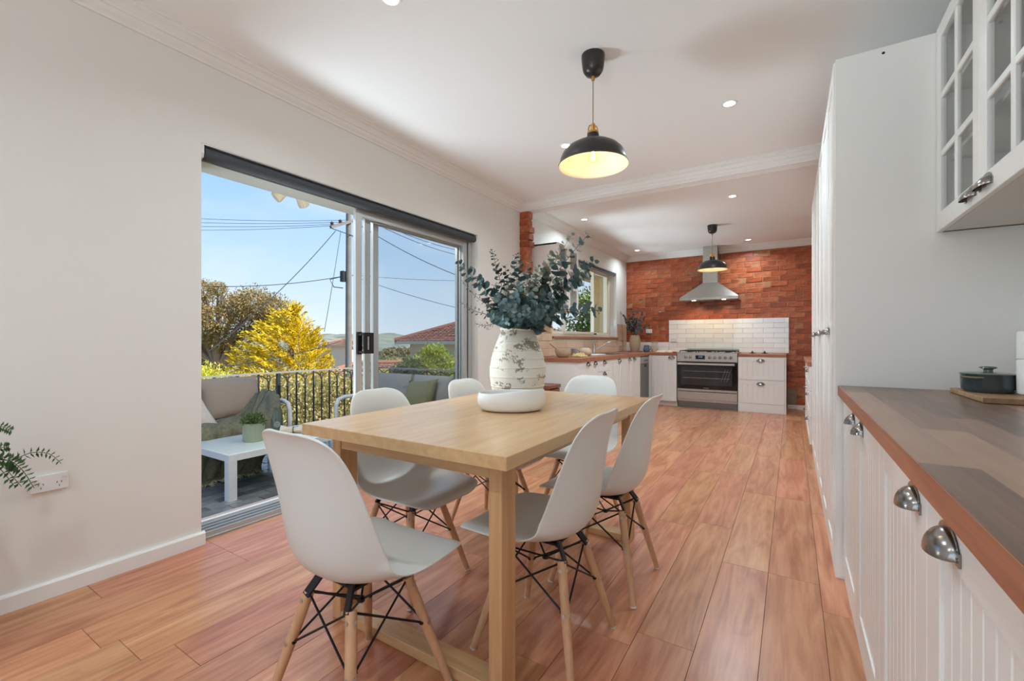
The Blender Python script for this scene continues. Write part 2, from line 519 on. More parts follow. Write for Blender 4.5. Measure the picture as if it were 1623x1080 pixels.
# ceiling, beam, walls
structure(MB().box(XO, XR + 0.13, YF - 0.2, YB + 0.25, ZC, ZC + 0.15).build('ceiling', 'ceiling'))
structure(MB().box(XL, XR, 4.485, 4.60, 2.603, ZC).build('beam', 'ceiling'))
w = MB()
w.box(XO, XL, YF, DY0, -0.3, ZC); w.box(XO, XL, DY0, DY1, DZ, ZC); w.box(XO, XL, DY1, WY0, -0.3, ZC)
w.box(XO, XL, WY0, WY1, -0.3, WZ0); w.box(XO, XL, WY0, WY1, WZ1, ZC); w.box(XO, XL, WY1, YB + 0.25, -0.3, ZC)
wl = structure(w.build('wall_left', 'wall'))
w = MB()
w.box(XR, XR + 0.13, -0.7, YB + 0.25, -0.12, ZC); w.box(XR, XR + 0.13, YF, -2.3, -0.12, ZC)
w.box(XR, XR + 0.13, -2.3, -0.7, -0.12, 0.55); w.box(XR, XR + 0.13, -2.3, -0.7, 2.35, ZC)
structure(w.build('wall_right', 'wall'))
w = MB()
w.box(XO, -2.5, YF - 0.13, YF, -0.12, ZC); w.box(0.7, XR + 0.13, YF - 0.13, YF, -0.12, ZC)
w.box(-2.5, 0.7, YF - 0.13, YF, -0.12, 0.45); w.box(-2.5, 0.7, YF - 0.13, YF, 2.45, ZC)
structure(w.build('wall_front', 'wall'))
w = MB()
for a in (-2.5, -0.93, 0.64): w.box(a, a + 0.06, YF - 0.05, YF - 0.005, 0.45, 2.45)
for a in (0.45, 2.39): w.box(-2.5, 0.7, YF - 0.05, YF - 0.005, a, a + 0.06)
structure(w.build('added_window_2', 'trim'))  # unseen window frame, added around the rear fill light
w = MB()
for a in (-2.3, -1.53, -0.76): w.box(XR + 0.005, XR + 0.05, a, a + 0.06, 0.55, 2.35)
for a in (0.55, 2.29): w.box(XR + 0.005, XR + 0.05, -2.3, -0.7, a, a + 0.06)
structure(w.build('added_window_3', 'trim'))  # unseen frame, added to hold the side fill light

# brick wall: mortar bed with every brick proud of it
wb = structure(MB().box(XL, XR, YB + 0.007, YB + 0.25, -0.12, ZC).build('wall_back', 'mortar'))
def brick_mesh(l, h, d, s):
    m = MB().box(-l / 2, l / 2, -d, 0.012, -h / 2, h / 2, 0.004)
    return m.jitter(s * 0.75).mesh('brick', 'brick')
full = [brick_mesh(0.230, 0.0765, 0.006 + 0.0014 * k, 0.0028) for k in range(6)]
half = [brick_mesh(0.109, 0.0765, 0.006 + 0.0014 * k, 0.0028) for k in range(4)]
rest = MB()
nb = 0
rows = int(2.62 / 0.0862)
for r in range(rows + 1):
    z = 0.0431 + 0.0862 * r
    if z > 2.66: break
    header = r % 6 == 3
    step = 0.119 if header else 0.24
    x = XL + (0.0 if r % 2 else -0.12) + rnd.uniform(-0.01, 0.01)
    while x < XR:
        x0, x1 = x, x + step
        x += step
        ln = step - 0.011
        cx = (x0 + x1) / 2
        if x0 < XL:
            cx = (XL + x1) / 2 + 0.003; ln = x1 - XL - 0.012
        if x1 > XR: continue
        if ln < 0.05: continue
        behind = (cx > -1.88 and cx < -0.08 and z < 1.44) or (z < 1.0 and cx < -0.10) or cx > 0.45 or (-1.26 < cx < -1.04 and z > 2.1)
        yj = YB + 0.010 + rnd.uniform(-0.003, 0.004)
        mt = Matrix.Translation((cx, yj, z + rnd.uniform(-0.0015, 0.0015))) @ Matrix.Rotation(rnd.uniform(-0.005, 0.005), 4, 'Y')
        if behind:
            rest.box(cx - ln / 2, cx + ln / 2, YB + 0.002, YB + 0.02, z - 0.0375, z + 0.0375)
        elif nb < 296:
            if abs(ln - 0.229) < 0.004: put('brick', full[rnd.randrange(6)], wb, mtx=mt)
            elif abs(ln - 0.108) < 0.004: put('brick', half[rnd.randrange(4)], wb, mtx=mt)
            else: put('brick', half[rnd.randrange(4)], wb, mtx=mt @ Matrix.Diagonal((ln / 0.108, 1, 1, 1)))
            nb += 1
        else:
            rest.box(cx - ln / 2, cx + ln / 2, YB + 0.002, YB + 0.02, z - 0.0375, z + 0.0375)
stuffed(rest.build('brickwork', 'brick', wb))
M['render'] = plain('cement_render', rgb(150, 138, 124), 0.9, noise_amt=0.15, scale=20)
MB().box(-0.066, 0.065, YB - 0.012, YB + 0.015, 0.075, 0.33, 0.004).build('render_patch', 'render', wb)

# brick stub left under the beam where the old wall was cut away
stub = thing('brick_stub', 'toothed remnant of red brick hanging below the beam at the end of the white wall', 'brickwork', (XL, 4.485, 0))
zs = 2.60
hts = [0.090, 0.083, 0.083, 0.083, 0.083, 0.150, 0.135]
prot = [0.118, 0.108, 0.132, 0.128, 0.132, 0.104, 0.118]
deps = [0.10, 0.105, 0.115, 0.11, 0.12, 0.10, 0.11]
MB().box(0.0, 0.101, 0.003, 0.10, 1.93 , 2.60).build('mortar_core', 'mortar', stub)
for h_, p_, d_ in zip(hts, prot, deps):
    m = MB().box(0.0, p_, -0.004 - rnd.uniform(0, 0.006), d_, -h_ + 0.013, 0.0, 0.006)
    m.jitter(0.0035).build('brick', 'brick', stub, loc=(0, 0, zs))
    zs -= h_

# cornices and skirting
CP = [(0, 0), (0.098, 0), (0.098, -0.010), (0.088, -0.013), (0.086, -0.020), (0.066, -0.030), (0.050, -0.048), (0.046, -0.056), (0.038, -0.058), (0.030, -0.074), (0.012, -0.088), (0.010, -0.100), (0, -0.100)]
def cornice(n, axis, base, sgn, a, b, zc=ZC):
    poly = [(base + sgn * p, zc + q) for p, q in CP]
    return structure(MB().prism(poly, axis, a, b).build(n, 'trim'))
cornice('trim_1', 'y', XL, 1, YF, 4.485)
cornice('trim_2', 'x', 4.487, -1, XL, XR)
cornice('trim_3', 'y', XL, 1, 4.60, YB)
cornice('trim_4', 'x', YB, -1, XL, XR)
cornice('trim_5', 'x', 4.60, 1, XL, XR)
bp = [(XL, 0), (XL + 0.020, 0), (XL + 0.020, 0.062), (XL + 0.014, 0.070), (XL, 0.070)]
structure(MB().prism(bp, 'y', YF, DY0 + 0.012).build('baseboard_left', 'trim'))
structure(MB().prism(bp, 'y', DY1 - 0.005, 4.68).build('baseboard_left', 'trim'))
structure(MB().box(-0.06, XR, YB - 0.016, YB + 0.01, 0, 0.07, 0.003).build('baseboard_back', 'trim'))

# ------------------------------------------------------------------ sliding glass door
fr = MB()
fr.box(-2.945, -2.775, DY0, DY1, 2.095, DZ)                 # head
fr.box(-2.945, -2.775, DY1 - 0.045, DY1 - 0.0005, 0.0, 2.0948)          # right jamb
fr.box(-2.945, -2.775, DY0 + 0.0005, DY0 + 0.03, 0.0, 2.0948)
for x in (-2.945, -2.90, -2.855, -2.81, -2.778):
    fr.box(x, x + 0.008, DY1 - 0.066, DY1 - 0.04, 0.02, 2.10)
door = structure(fr.build('door_1', 'alu'))
tr = MB()
tr.box(-2.95, -2.745, DY0 + 0.001, DY1 - 0.001, -0.02, 0.006)
for x in (-2.945, -2.905, -2.862, -2.818, -2.772):
    tr.box(x, x + 0.010, DY0 + 0.002, DY1 - 0.002, 0.0, 0.030)
tr.build('track', 'alu', door)
tb = MB().box(-2.955, -2.93, DY0 + 0.001, DY1 - 0.001, -0.15, 0.035)
tb.build('outer_sill', 'white_metal', door)
def panel(n, X, y0, y1, mat, glass, sw=0.058, th=0.030, mids=()):
    f = MB()
    f.box(X - th / 2, X + th / 2, y0, y0 + sw, 0.03, 2.093, 0.002)
    f.box(X - th / 2, X + th / 2, y1 - sw, y1, 0.03, 2.093, 0.002)
    t2 = th / 2 - 0.0015
    f.box(X - t2, X + t2, y0 + 0.002, y1 - 0.002, 0.032, 0.10); f.box(X - t2, X + t2, y0 + 0.002, y1 - 0.002, 2.045, 2.092)
    for z in mids: f.box(X - th / 2, X + th / 2, y0, y1, z, z + 0.02)
    p = f.build(n, mat, door)
    if glass: MB().box(X - 0.003, X + 0.003, y0 + sw - 0.005, y1 - sw + 0.005, 0.09, 2.05).build('pane', glass, p)
    return p
pa = panel('sliding_panel', -2.797, 2.225, 3.585, 'alu', 'glass_dark')
panel('screen_panel', -2.842, 2.350, 3.595, 'alu', None, 0.055, 0.024)
panel('fixed_panel', -2.888, 2.470, 3.600, 'alu', 'glass_dark', 0.055, 0.028)
hd = MB()
hd.box(-2.782, -2.768, 2.232, 2.278, 0.995, 1.165, 0.003)
hd.box(-2.745, -2.725, 2.258, 2.292, 1.0, 1.16, 0.003); hd.box(-2.745, -2.725, 2.318, 2.350, 1.0, 1.16, 0.003); hd.box(-2.745, -2.727, 2.29, 2.32, 1.0, 1.03); hd.box(-2.745, -2.727, 2.29, 2.32, 1.13, 1.16)
hd.tube([(-2.77, 2.245, 1.145), (-2.735, 2.262, 1.15), (-2.735, 2.345, 1.15), (-2.735, 2.345, 1.01), (-2.735, 2.262, 1.01), (-2.77, 2.245, 1.015)], 0.009, 8)
hd.build('handle', 'black', pa)

# roller blind in the door head
rb = thing('roller_blind', 'charcoal roller blind rolled up across the sliding door opening', 'blind', (-2.738, DY0, 2.128))
MB().cyl((0, 0.022, 0), (0, DY1 - DY0 - 0.022, 0), 0.034, n=24).build('roll', 'charcoal', rb, 40)
m = MB()
m.prism([(-0.036, 0.036), (0.034, 0.036), (0.034, -0.010), (0.026, -0.032), (0.0, -0.038), (-0.036, -0.038)], 'y', 0.002, 0.016)
m.build('bracket', 'white_metal', rb)
m = MB()
m.prism([(-0.036, 0.036), (0.034, 0.036), (0.034, -0.010), (0.026, -0.032), (0.0, -0.038), (-0.036, -0.038)], 'y', DY1 - DY0 - 0.016, DY1 - DY0 - 0.002)
m.build('bracket', 'white_metal', rb)
MB().box(-0.036, 0.036, 0.002, DY1 - DY0 - 0.002, 0.0355, 0.0415).build('head_rail', 'alu', rb)

# ------------------------------------------------------------------ kitchen window
fw = MB()
XW = -2.86
def bar(y0, y1, z0, z1, d=0.03): fw.box(XW - d, XW + d, y0, y1, z0, z1, 0.003)
bar(WY0, WY0 + 0.05, WZ0, WZ1); bar(WY1 - 0.05, WY1, WZ0, WZ1)
bar(WY0 + 0.003, WY1 - 0.003, WZ0 + 0.01, WZ0 + 0.06, 0.028); bar(WY0 + 0.003, WY1 - 0.003, WZ1 - 0.06, WZ1 - 0.001, 0.028)
M['sash'] = plain('window_frame_cream', rgb(226, 218, 200), 0.45)
win = structure(fw.build('window_1', 'sash'))
for y0, y1, dx in ((WY0 + 0.05, 5.985, 0.0), (5.95, 7.115, 0.029), (7.08, WY1 - 0.05, 0.0)):
    s = MB()
    for a in (y0, y1 - 0.035): s.box(XW - 0.014 + dx, XW + 0.014 + dx, a, a + 0.035, WZ0 + 0.05, WZ1 - 0.05)
    for z in (WZ0 + 0.05, WZ1 - 0.09): s.box(XW - 0.0128 + dx, XW + 0.0128 + dx, y0 + 0.001, y1 - 0.001, z + 0.0008, z + 0.0392)
    so_ = s.build('sash', 'sash', win)
    MB().box(XW + dx - 0.003, XW + dx + 0.003, y0 + 0.032, y1 - 0.032, WZ0 + 0.085, WZ1 - 0.085).build('pane', 'glass', so_)
MB().box(XL - 0.13, XL + 0.035, WY0 - 0.03, WY1 + 0.03, WZ0 - 0.022, WZ0 + 0.006, 0.003).build('window_sill', 'bench', win)
for k in range(3):
    for q in range(2):
        MB().box(XL - 0.115 + 0.058 * q, XL - 0.059 + 0.058 * q, WY1 - 0.008, WY1 + 0.002, WZ0 + 0.01 + 0.102 * k, WZ0 + 0.11 + 0.102 * k, 0.002).build('reveal_tile', 'tile_white', win)
MB().cyl((XW + 0.04, 7.09, WZ0 + 0.06), (XW + 0.07, 7.13, WZ0 + 0.06), 0.010, n=8).build('latch', 'black', win)
kb = thing('roller_blind', 'dark roller blind in a white cassette above the kitchen window', 'blind', (XL - 0.03, WY0, WZ1 - 0.036))
MB().cyl((0, 0.02, -0.008), (0, WY1 - WY0 - 0.02, -0.008), 0.026, n=20).build('roll', 'charcoal', kb, 40)
MB().box(-0.03, 0.030, 0.004, WY1 - WY0 - 0.004, 0.019, 0.034, 0.002).build('cassette', 'white_metal', kb)
MB().box(0.026, 0.031, 0.004, WY1 - WY0 - 0.004, -0.036, -0.028, 0.002).build('bottom_bar', 'alu', kb)

# ------------------------------------------------------------------ tiled splashbacks
sb = thing('splashback', 'white tiled splashback panel on the brick wall behind the stove', 'splashback', (-1.90, YB - 0.012, 0.895))
MB().box(0, 1.86, -0.008, 0.006, 0, 0.575).build('backing', 'grout', sb)
tm = MB().box(0.0015, 0.2985, -0.016, -0.008, 0.0015, 0.0805, 0.0015).mesh('tile', 'tile_white')
for r in range(7):
    x = -0.15 * (r % 2)
    while x < 1.86:
        a, b = max(x, 0), min(x + 0.30, 1.86)
        if b - a > 0.02:
            o = put('tile', tm, sb, (a, 0, 0.0822 * r))
            if b - a < 0.299: o.scale = ((b - a) / 0.30, 1, 1)
            o.rotation_euler = (rnd.uniform(-0.006, 0.006), 0, rnd.uniform(-0.004, 0.004))
        x += 0.30
sb2 = thing('tiled_upstand', 'low strip of white tiles above the corner bench left of the stove', 'splashback', (XL + 0.012, YB - 0.012, 0.895))
MB().box(0, 0.785, -0.008, 0.006, 0, 0.175).build('backing', 'grout', sb2)
for r in range(2):
    x = -0.15 * (r % 2)
    while x < 0.78:
        a, b = max(x, 0), min(x + 0.30, 0.785)
        if b - a > 0.02:
            o = put('tile', tm, sb2, (a, 0, 0.002 + 0.086 * r)); o.scale = ((b - a) / 0.30, 1, 1.05)
        x += 0.30
sb3 = thing('tiled_splashback', 'beige tiled splashback along the bench under the kitchen window', 'splashback', (XL + 0.001, 4.70, 0.895))
LW = YB - 4.70 - 0.022
m = MB(); m.box(0, 0.006, 0, LW, 0, WZ0 - 0.03 - 0.895)
m.box(0, 0.006, 0, WY0 - 0.035 - 4.70, 0.2, 0.505); m.box(0, 0.006, WY1 + 0.035 - 4.70, LW, 0.2, 0.505)
m.build('backing', 'grout', sb3)
tb_ = MB().box(0.006, 0.014, 0.0015, 0.2985, 0.0015, 0.0985, 0.0015).mesh('tile', 'tile_beige')
for r in range(5):
    y = -0.15 * (r % 2)
    while y < LW:
        a, b = max(y, 0), min(y + 0.30, LW)
        z = 0.101 * r
        top = z + 0.10
        segs = [(a, b)]
        if 0.895 + top > WZ0 - 0.025:
            segs = [(a, min(b, WY0 - 0.04 - 4.70)), (max(a, WY1 + 0.04 - 4.70), b)]
        for p, q in segs:
            if q - p > 0.02:
                o = put('tile', tb_, sb3, (0, p, z)); o.scale = (1, (q - p) / 0.30, 1)
        y += 0.30
# ------------------------------------------------------------------ cabinet pieces
# local frame of a cabinet: x runs along its width, the front looks to -y, z up
_mesh_cache = {}
def cup_mesh():
    if 'cup' in _mesh_cache: return _mesh_cache['cup']
    m = MB()
    W2, H, Dp = 0.047, 0.034, 0.030
    def dome(s):
        def fn(u, v):
            th, ph = PI * u, PI / 2 * v
            q = math.sin(th) ** 0.75 if 0 < u < 1 else 0.0
            return Vector((-W2 * s * math.cos(th), -Dp * s * q * math.sin(ph), H * s * q * math.cos(ph) - 0.006 * math.sin(ph) * (1 - abs(2 * u - 1))))
        return fn
    m.grid(dome(1.0), 14, 7)
    m.grid(dome(0.93), 14, 7)
    # flange flat on the door
    for k in range(14):
        a0, a1 = PI * k / 14, PI * (k + 1) / 14
        p = [(-(W2 + e) * math.cos(a), 0.0, (H + e) * math.sin(a) ** 0.75) for a, e in ((a0, 0), (a1, 0), (a1, 0.007), (a0, 0.007))]
        m.quad(*[Vector((x, -0.002, z)) for x, y, z in p])
    m.box(-W2 - 0.010, -W2 + 0.004, -0.003, 0, -0.004, 0.016); m.box(W2 - 0.004, W2 + 0.010, -0.003, 0, -0.004, 0.016)
    m.cyl((-W2 - 0.004, -0.004, 0.006), (-W2 - 0.004, -0.002, 0.006), 0.0025, n=8)
    m.cyl((W2 + 0.004, -0.004, 0.006), (W2 + 0.004, -0.002, 0.006), 0.0025, n=8)
    _mesh_cache['cup'] = m.mesh('handle', 'pewter', 50)
    return _mesh_cache['cup']
def bead_mesh(w, h, t=0.019, stile=0.062, pitch=0.062, rail=None):
    """framed door with a recessed panel of tongue and groove boards"""
    key = ('bead', round(w, 3), round(h, 3), stile, pitch)
    if key in _mesh_cache: return _mesh_cache[key]
    m = MB()
    r = rail or stile
    m.box(0, stile, 0, t, 0, h, 0.0015); m.box(w - stile, w, 0, t, 0, h, 0.0015)
    m.box(stile - 0.001, w - stile + 0.001, 0.0004, t - 0.0004, 0, r); m.box(stile - 0.001, w - stile + 0.001, 0.0004, t - 0.0004, h - r, h)
    a, b = stile - 0.002, w - stile + 0.002
    n = max(1, int(round((b - a) / pitch)))
    poly = [(a, t - 0.002), (a, 0.0055)]
    for k in range(1, n):
        x = a + (b - a) * k / n
        poly += [(x - 0.0035, 0.0055), (x - 0.001, 0.0095), (x + 0.001, 0.0095), (x + 0.0035, 0.0055)]
    poly += [(b, 0.0055), (b, t - 0.002)]
    m.prism(poly, 'z', r - 0.002, h - r + 0.002)
    _mesh_cache[key] = m.mesh('door', 'cabinet')
    return _mesh_cache[key]
def front(root, kind, x0, x1, z0, z1, handle=None, stile=0.062, pitch=0.062):
    g = 0.0018
    o = put(kind, bead_mesh(x1 - x0 - 2 * g, z1 - z0 - 2 * g, stile=stile, pitch=pitch), root, (x0 + g, -0.019, z0 + g))
    if handle: put('handle', cup_mesh(), o, (handle[0] - x0 - g, 0, handle[1] - z0 - g))
    return o
def carcass(root, w, d, z0, z1, plinth=0.08, setback=0.05):
    m = MB().box(0.0008, w - 0.0008, 0.0, d, z0, z1)
    b = m.build('body', 'cabinet', root)
    if plinth: MB().box(0.001, w - 0.001, setback, d, 0.0, z0, 0).build('plinth', 'cabinet', root)
    return b
TOPZ, BT = 0.893, 0.045                      # bench height and thickness
CZ = TOPZ - BT - 0.001                       # top of base cabinets

# right-hand run in the foreground (fronts look to -X)
RX = 0.20
lab = ['white panelled base cabinet under the worktop, against the tall cabinets',
       'white panelled base cabinet under the worktop, second from the tall cabinets',
       'white panelled base cabinet at the near end of the worktop, third from the tall cabinets']
for k in range(3):
    y = 2.546 - 1.0 * k
    c = thing('base_cabinet', lab[k], 'cabinet', (RX + 0.019, y, 0), -PI / 2, 'base cabinets of the right-hand run')
    carcass(c, 0.999, 0.60, 0.055, CZ, setback=-0.014)
    hz = 0.785
    front(c, 'door', 0.0, 0.5, 0.058, CZ - 0.002, (0.5 - 0.095, hz), 0.075, 0.045)
    front(c, 'door', 0.5, 1.0, 0.058, CZ - 0.002, (0.5 + 0.13, hz), 0.075, 0.045)

def stave_mat(name, along):
    m, t, b = newmat(name)
    c = t.nodes.new('ShaderNodeTexCoord')
    mpn = t.nodes.new('ShaderNodeMapping')
    if along == 'y': mpn.inputs['Rotation'].default_value = (0, 0, PI / 2)
    L(t, c.outputs['Object'], mpn.inputs[0])
    bk = t.nodes.new('ShaderNodeTexBrick')
    bk.inputs['Scale'].default_value = 1.0; bk.inputs['Mortar Size'].default_value = 0.0
    bk.inputs['Brick Width'].default_value = 0.62; bk.inputs['Row Height'].default_value = 0.078
    bk.offset = 0.37; bk.inputs['Bias'].default_value = 0.0
    bk.inputs['Color1'].default_value = (0, 0, 0, 1); bk.inputs['Color2'].default_value = (1, 1, 1, 1)
    L(t, mpn.outputs[0], bk.inputs[0])
    m2 = t.nodes.new('ShaderNodeMapping'); m2.inputs['Scale'].default_value = (1.3, 22, 22)
    L(t, mpn.outputs[0], m2.inputs[0])
    ad = t.nodes.new('ShaderNodeVectorMath'); ad.operation = 'ADD'
    sc = t.nodes.new('ShaderNodeVectorMath'); sc.operation = 'SCALE'; sc.inputs['Scale'].default_value = 13.0
    L(t, bk.outputs[0], sc.inputs[0]); L(t, m2.outputs[0], ad.inputs[0]); L(t, sc.outputs[0], ad.inputs[1])
    n = t.nodes.new('ShaderNodeTexNoise'); n.inputs['Scale'].default_value = 1.6; n.inputs['Detail'].default_value = 6; n.inputs['Distortion'].default_value = 0.8
    L(t, ad.outputs[0], n.inputs[0])
    mv = t.nodes.new('ShaderNodeMath'); mv.operation = 'MULTIPLY_ADD'; mv.inputs[1].default_value = 0.55; mv.inputs[2].default_value = 0.0
    L(t, bk.outputs[0], mv.inputs[0])
    m3 = t.nodes.new('ShaderNodeMath'); m3.operation = 'MULTIPLY_ADD'; m3.inputs[1].default_value = 0.6
    L(t, n.outputs[0], m3.inputs[0]); L(t, mv.outputs[0], m3.inputs[2])
    r = t.nodes.new('ShaderNodeValToRGB')
    r.color_ramp.elements[0].position = 0.15; r.color_ramp.elements[0].color = rgb(84, 66, 56)
    r.color_ramp.elements[1].position = 0.95; r.color_ramp.elements[1].color = rgb(172, 138, 114)
    e = r.color_ramp.elements.new(0.5); e.color = rgb(134, 104, 86)
    L(t, m3.outputs[0], r.inputs[0]); L(t, r.outputs[0], b.inputs['Base Color'])
    b.inputs['Roughness'].default_value = 0.3
    return m
M['staves'] = stave_mat('worktop_staves', 'y')
wt = thing('worktop', 'brown timber-stave worktop along the right wall in the foreground', 'worktop', (0.18, -0.46, CZ + 0.001))
MB().box(0.0015, XR - 0.182, 0, 3.006, 0, BT, 0.002).build('top', 'staves', wt)
MB().box(0, 0.0015, 0, 3.006, 0.001, BT - 0.0015).build('front_edge', 'bench_edge', wt)

# tall cabinets
TX = 0.165
tl = ['tall white cabinet whose end panel meets the worktop, first of three',
      'tall white cabinet in the middle of the row of three',
      'tall white cabinet at the kitchen end of the row of three']
for k in range(3):
    y = 5.24 - 0.89 * (2 - k) - 0.0
    y1 = 2.57 + 0.89 * (k + 1)
    c = thing('tall_cabinet', tl[k], 'cabinet', (TX + 0.019, y1, 0), -PI / 2, 'tall cabinets of the right-hand run')
    carcass(c, 0.889, 0.68, 0.06, 2.40, setback=-0.012)
    for q in range(2):
        x0 = 0.445 * q
        h = (x0 + (0.445 - 0.075 if q == 0 else 0.075), 1.135)
        front(c, 'door', x0, x0 + 0.445, 0.062, 2.40, h, 0.07, 0.075)
    if k == 0:
        e = MB().box(0.8895, 0.9085, -0.012, 0.682, 0.0, 2.402, 0.001).build('end_panel', 'cabinet', c)
        MB().cyl((0.9081, 0.16, 2.375), (0.9091, 0.16, 2.375), 0.006, n=12).build('screw_hole', 'black', e)

# drawer units beyond the tall cabinets
for k in range(2):
    y1 = 5.245 + 0.8 * (k + 1)
    c = thing('drawer_cabinet', ['white drawer cabinet directly beyond the tall cabinets', 'white drawer cabinet nearest the brick wall on the right'][k], 'cabinet', (0.165, y1, 0), -PI / 2, 'drawer cabinets beyond the tall cabinets')
    carcass(c, 0.799, 0.68, 0.08, CZ)
    zz = [0.082, 0.345, 0.605, CZ - 0.001]
    for a, b in zip(zz[:-1], zz[1:]):
        front(c, 'drawer', 0, 0.8, a, b, (0.4, b - 0.075), 0.06, 0.075)
w2 = thing('worktop', 'short timber benchtop over the drawer cabinets beyond the tall cabinets', 'worktop', (0.13, 5.25, CZ + 0.001))
MB().box(0, XR - 0.132, 0, 1.62, 0, BT, 0.002).build('top', 'bench_edge', w2)

# glass-fronted wall cabinet above the worktop
wc = thing('wall_cabinet', 'white wall cabinet with glazed lattice doors above the worktop', 'cabinet', (0.516 + 0.02, 2.546, 1.555), -PI / 2)
H = 0.85
m = MB()
m.box(0, 0.018, 0, 0.33, 0, H); m.box(1.0, 1.018, 0, 0.33, 0, H)
m.box(0, 1.018, 0, 0.33, 0, 0.018); m.box(0, 1.018, 0, 0.33, H - 0.018, H); m.box(0, 1.018, 0.318, 0.33, 0, H)
m.build('body', 'cabinet_in', wc)
for z in (0.29, 0.57): MB().box(0.019, 0.999, 0.02, 0.317, z, z + 0.016).build('shelf', 'cabinet_in', wc)
for q in range(2):
    x0 = 0.0 + 0.509 * q
    dw = 0.507
    m = MB()
    s = 0.062
    m.box(0, s, 0, 0.019, 0, H, 0.0015); m.box(dw - s, dw, 0, 0.019, 0, H, 0.0015)
    m.box(s - 0.001, dw - s + 0.001, 0, 0.019, 0, s + 0.012, 0.0015); m.box(s - 0.001, dw - s + 0.001, 0, 0.019, H - s, H, 0.0015)
    d = m.build('door', 'cabinet', wc, loc=(x0, -0.0195, 0))
    gm = MB()
    gm.box(dw / 2 - 0.013, dw / 2 + 0.013, 0.0008, 0.0162, s + 0.01, H - s + 0.002, 0.003)
    for k in (1, 2):
        z = s + 0.012 + (H - 2 * s - 0.012) * k / 3
        gm.box(s - 0.002, dw - s + 0.002, 0.002, 0.015, z - 0.013, z + 0.013, 0.003)
    gm.build('glazing_bar', 'cabinet', d)
    MB().box(s - 0.004, dw - s + 0.004, 0.0085, 0.0115, s, H - s + 0.004).build('pane', 'glass', d)
    put('handle', cup_mesh(), d, ((dw - 0.075) if q == 0 else 0.062, 0, 0.028))

# ------------------------------------------------------------------ kitchen run under the window (fronts look to +X)
KX = -2.09
def kcab(name, label, y0, y1, fronts, cat='cabinet', z0=0.08):
    c = thing(name, label, cat, (KX - 0.019, y0, 0), PI / 2, 'base cabinets under the kitchen window')
    carcass(c, y1 - y0, 0.56, z0, CZ)
    for kind, a, b, za, zb, h in fronts:
        front(c, kind, a - y0, b - y0, za, zb, (h - y0, zb - 0.045) if h else None, 0.055, 0.075)
    return c
kcab('base_cabinet', 'white two-door base cabinet at the free end of the window bench', 4.745, 5.40,
     [('door', 4.745, 5.13, 0.082, CZ - 0.002, 5.075), ('door', 5.13, 5.40, 0.082, CZ - 0.002, 5.31)])
kcab('drawer_cabinet', 'narrow white drawer cabinet in the bench under the kitchen window', 5.402, 5.85,
     [('drawer', 5.402, 5.85, 0.695, CZ - 0.002, 5.63), ('drawer', 5.402, 5.85, 0.39, 0.695, 5.63), ('drawer', 5.402, 5.85, 0.082, 0.39, 5.63)])
kcab('base_cabinet', 'white single-door base cabinet between the narrow drawers and the sink cabinet', 5.852, 6.335,
     [('door', 5.852, 6.335, 0.082, CZ - 0.002, 6.235)])
kcab('base_cabinet', 'white two-door sink cabinet beside the dishwasher', 6.337, 7.268,
     [('door', 6.337, 6.83, 0.082, CZ - 0.002, 6.71), ('door', 6.83, 7.268, 0.082, CZ - 0.002, 6.95)])
m = thing('end_panel', 'white end panel closing the window bench toward the dining table', 'panel', (XL + 0.005, 4.72, 0))
MB().box(0, KX - XL - 0.006, 0, 0.022, 0, CZ, 0.001).build('board', 'cabinet', m)
# dishwasher
M['dw'] = plain('dishwasher_steel', rgb(122, 122, 120), 0.35, 0.9)
dw = thing('dishwasher', 'grey steel dishwasher built under the bench corner by the brick wall', 'dishwasher', (KX - 0.02, 7.272, 0), PI / 2)
MB().box(0.001, 0.597, 0.0, 0.56, 0.08, CZ).build('body', 'alu_dark', dw)
MB().box(0.002, 0.596, 0.05, 0.5, 0.0, 0.08).build('plinth', 'cabinet', dw)
dd = MB().box(0.002, 0.596, -0.02, 0, 0.10, 0.715, 0.003).build('door', 'dw', dw)
MB().box(0.24, 0.36, -0.0215, -0.0195, 0.655, 0.705, 0.0).build('grip', 'black', dd)
pn = MB().box(0.002, 0.596, -0.024, 0, 0.718, 0.828, 0.003).build('control_panel', 'steel', dw)
m = MB()
for k in range(5): m.box(0.20 + 0.05 * k, 0.23 + 0.05 * k, -0.0255, -0.0235, 0.755, 0.775)
m.build('button', 'black', pn)
# corner cabinet on the back run, stove, drawer unit
cc = thing('corner_cabinet', 'white corner base cabinet left of the stove', 'cabinet', (-2.09, 7.795, 0), 0)
carcass(cc, 0.46, 0.60, 0.08, CZ)
front(cc, 'door', 0.045, 0.46, 0.082, CZ - 0.002, (0.38, CZ - 0.045), 0.06, 0.075)
MB().box(0.0, 0.043, -0.016, 0, 0.08, CZ - 0.002).build('filler', 'cabinet', cc)
dc = thing('drawer_cabinet', 'white two-drawer cabinet right of the stove', 'cabinet', (-0.712, 7.795, 0), 0)
carcass(dc, 0.62, 0.60, 0.13, CZ, setback=-0.018)
front(dc, 'drawer', 0.0, 0.62, 0.132, 0.492, (0.31, 0.425), 0.06, 0.075)
front(dc, 'drawer', 0.0, 0.62, 0.494, CZ - 0.002, (0.31, 0.78), 0.06, 0.075)
MB().box(0.621, 0.641, -0.02, 0.60, 0.0, CZ, 0.001).build('end_panel', 'cabinet', dc)

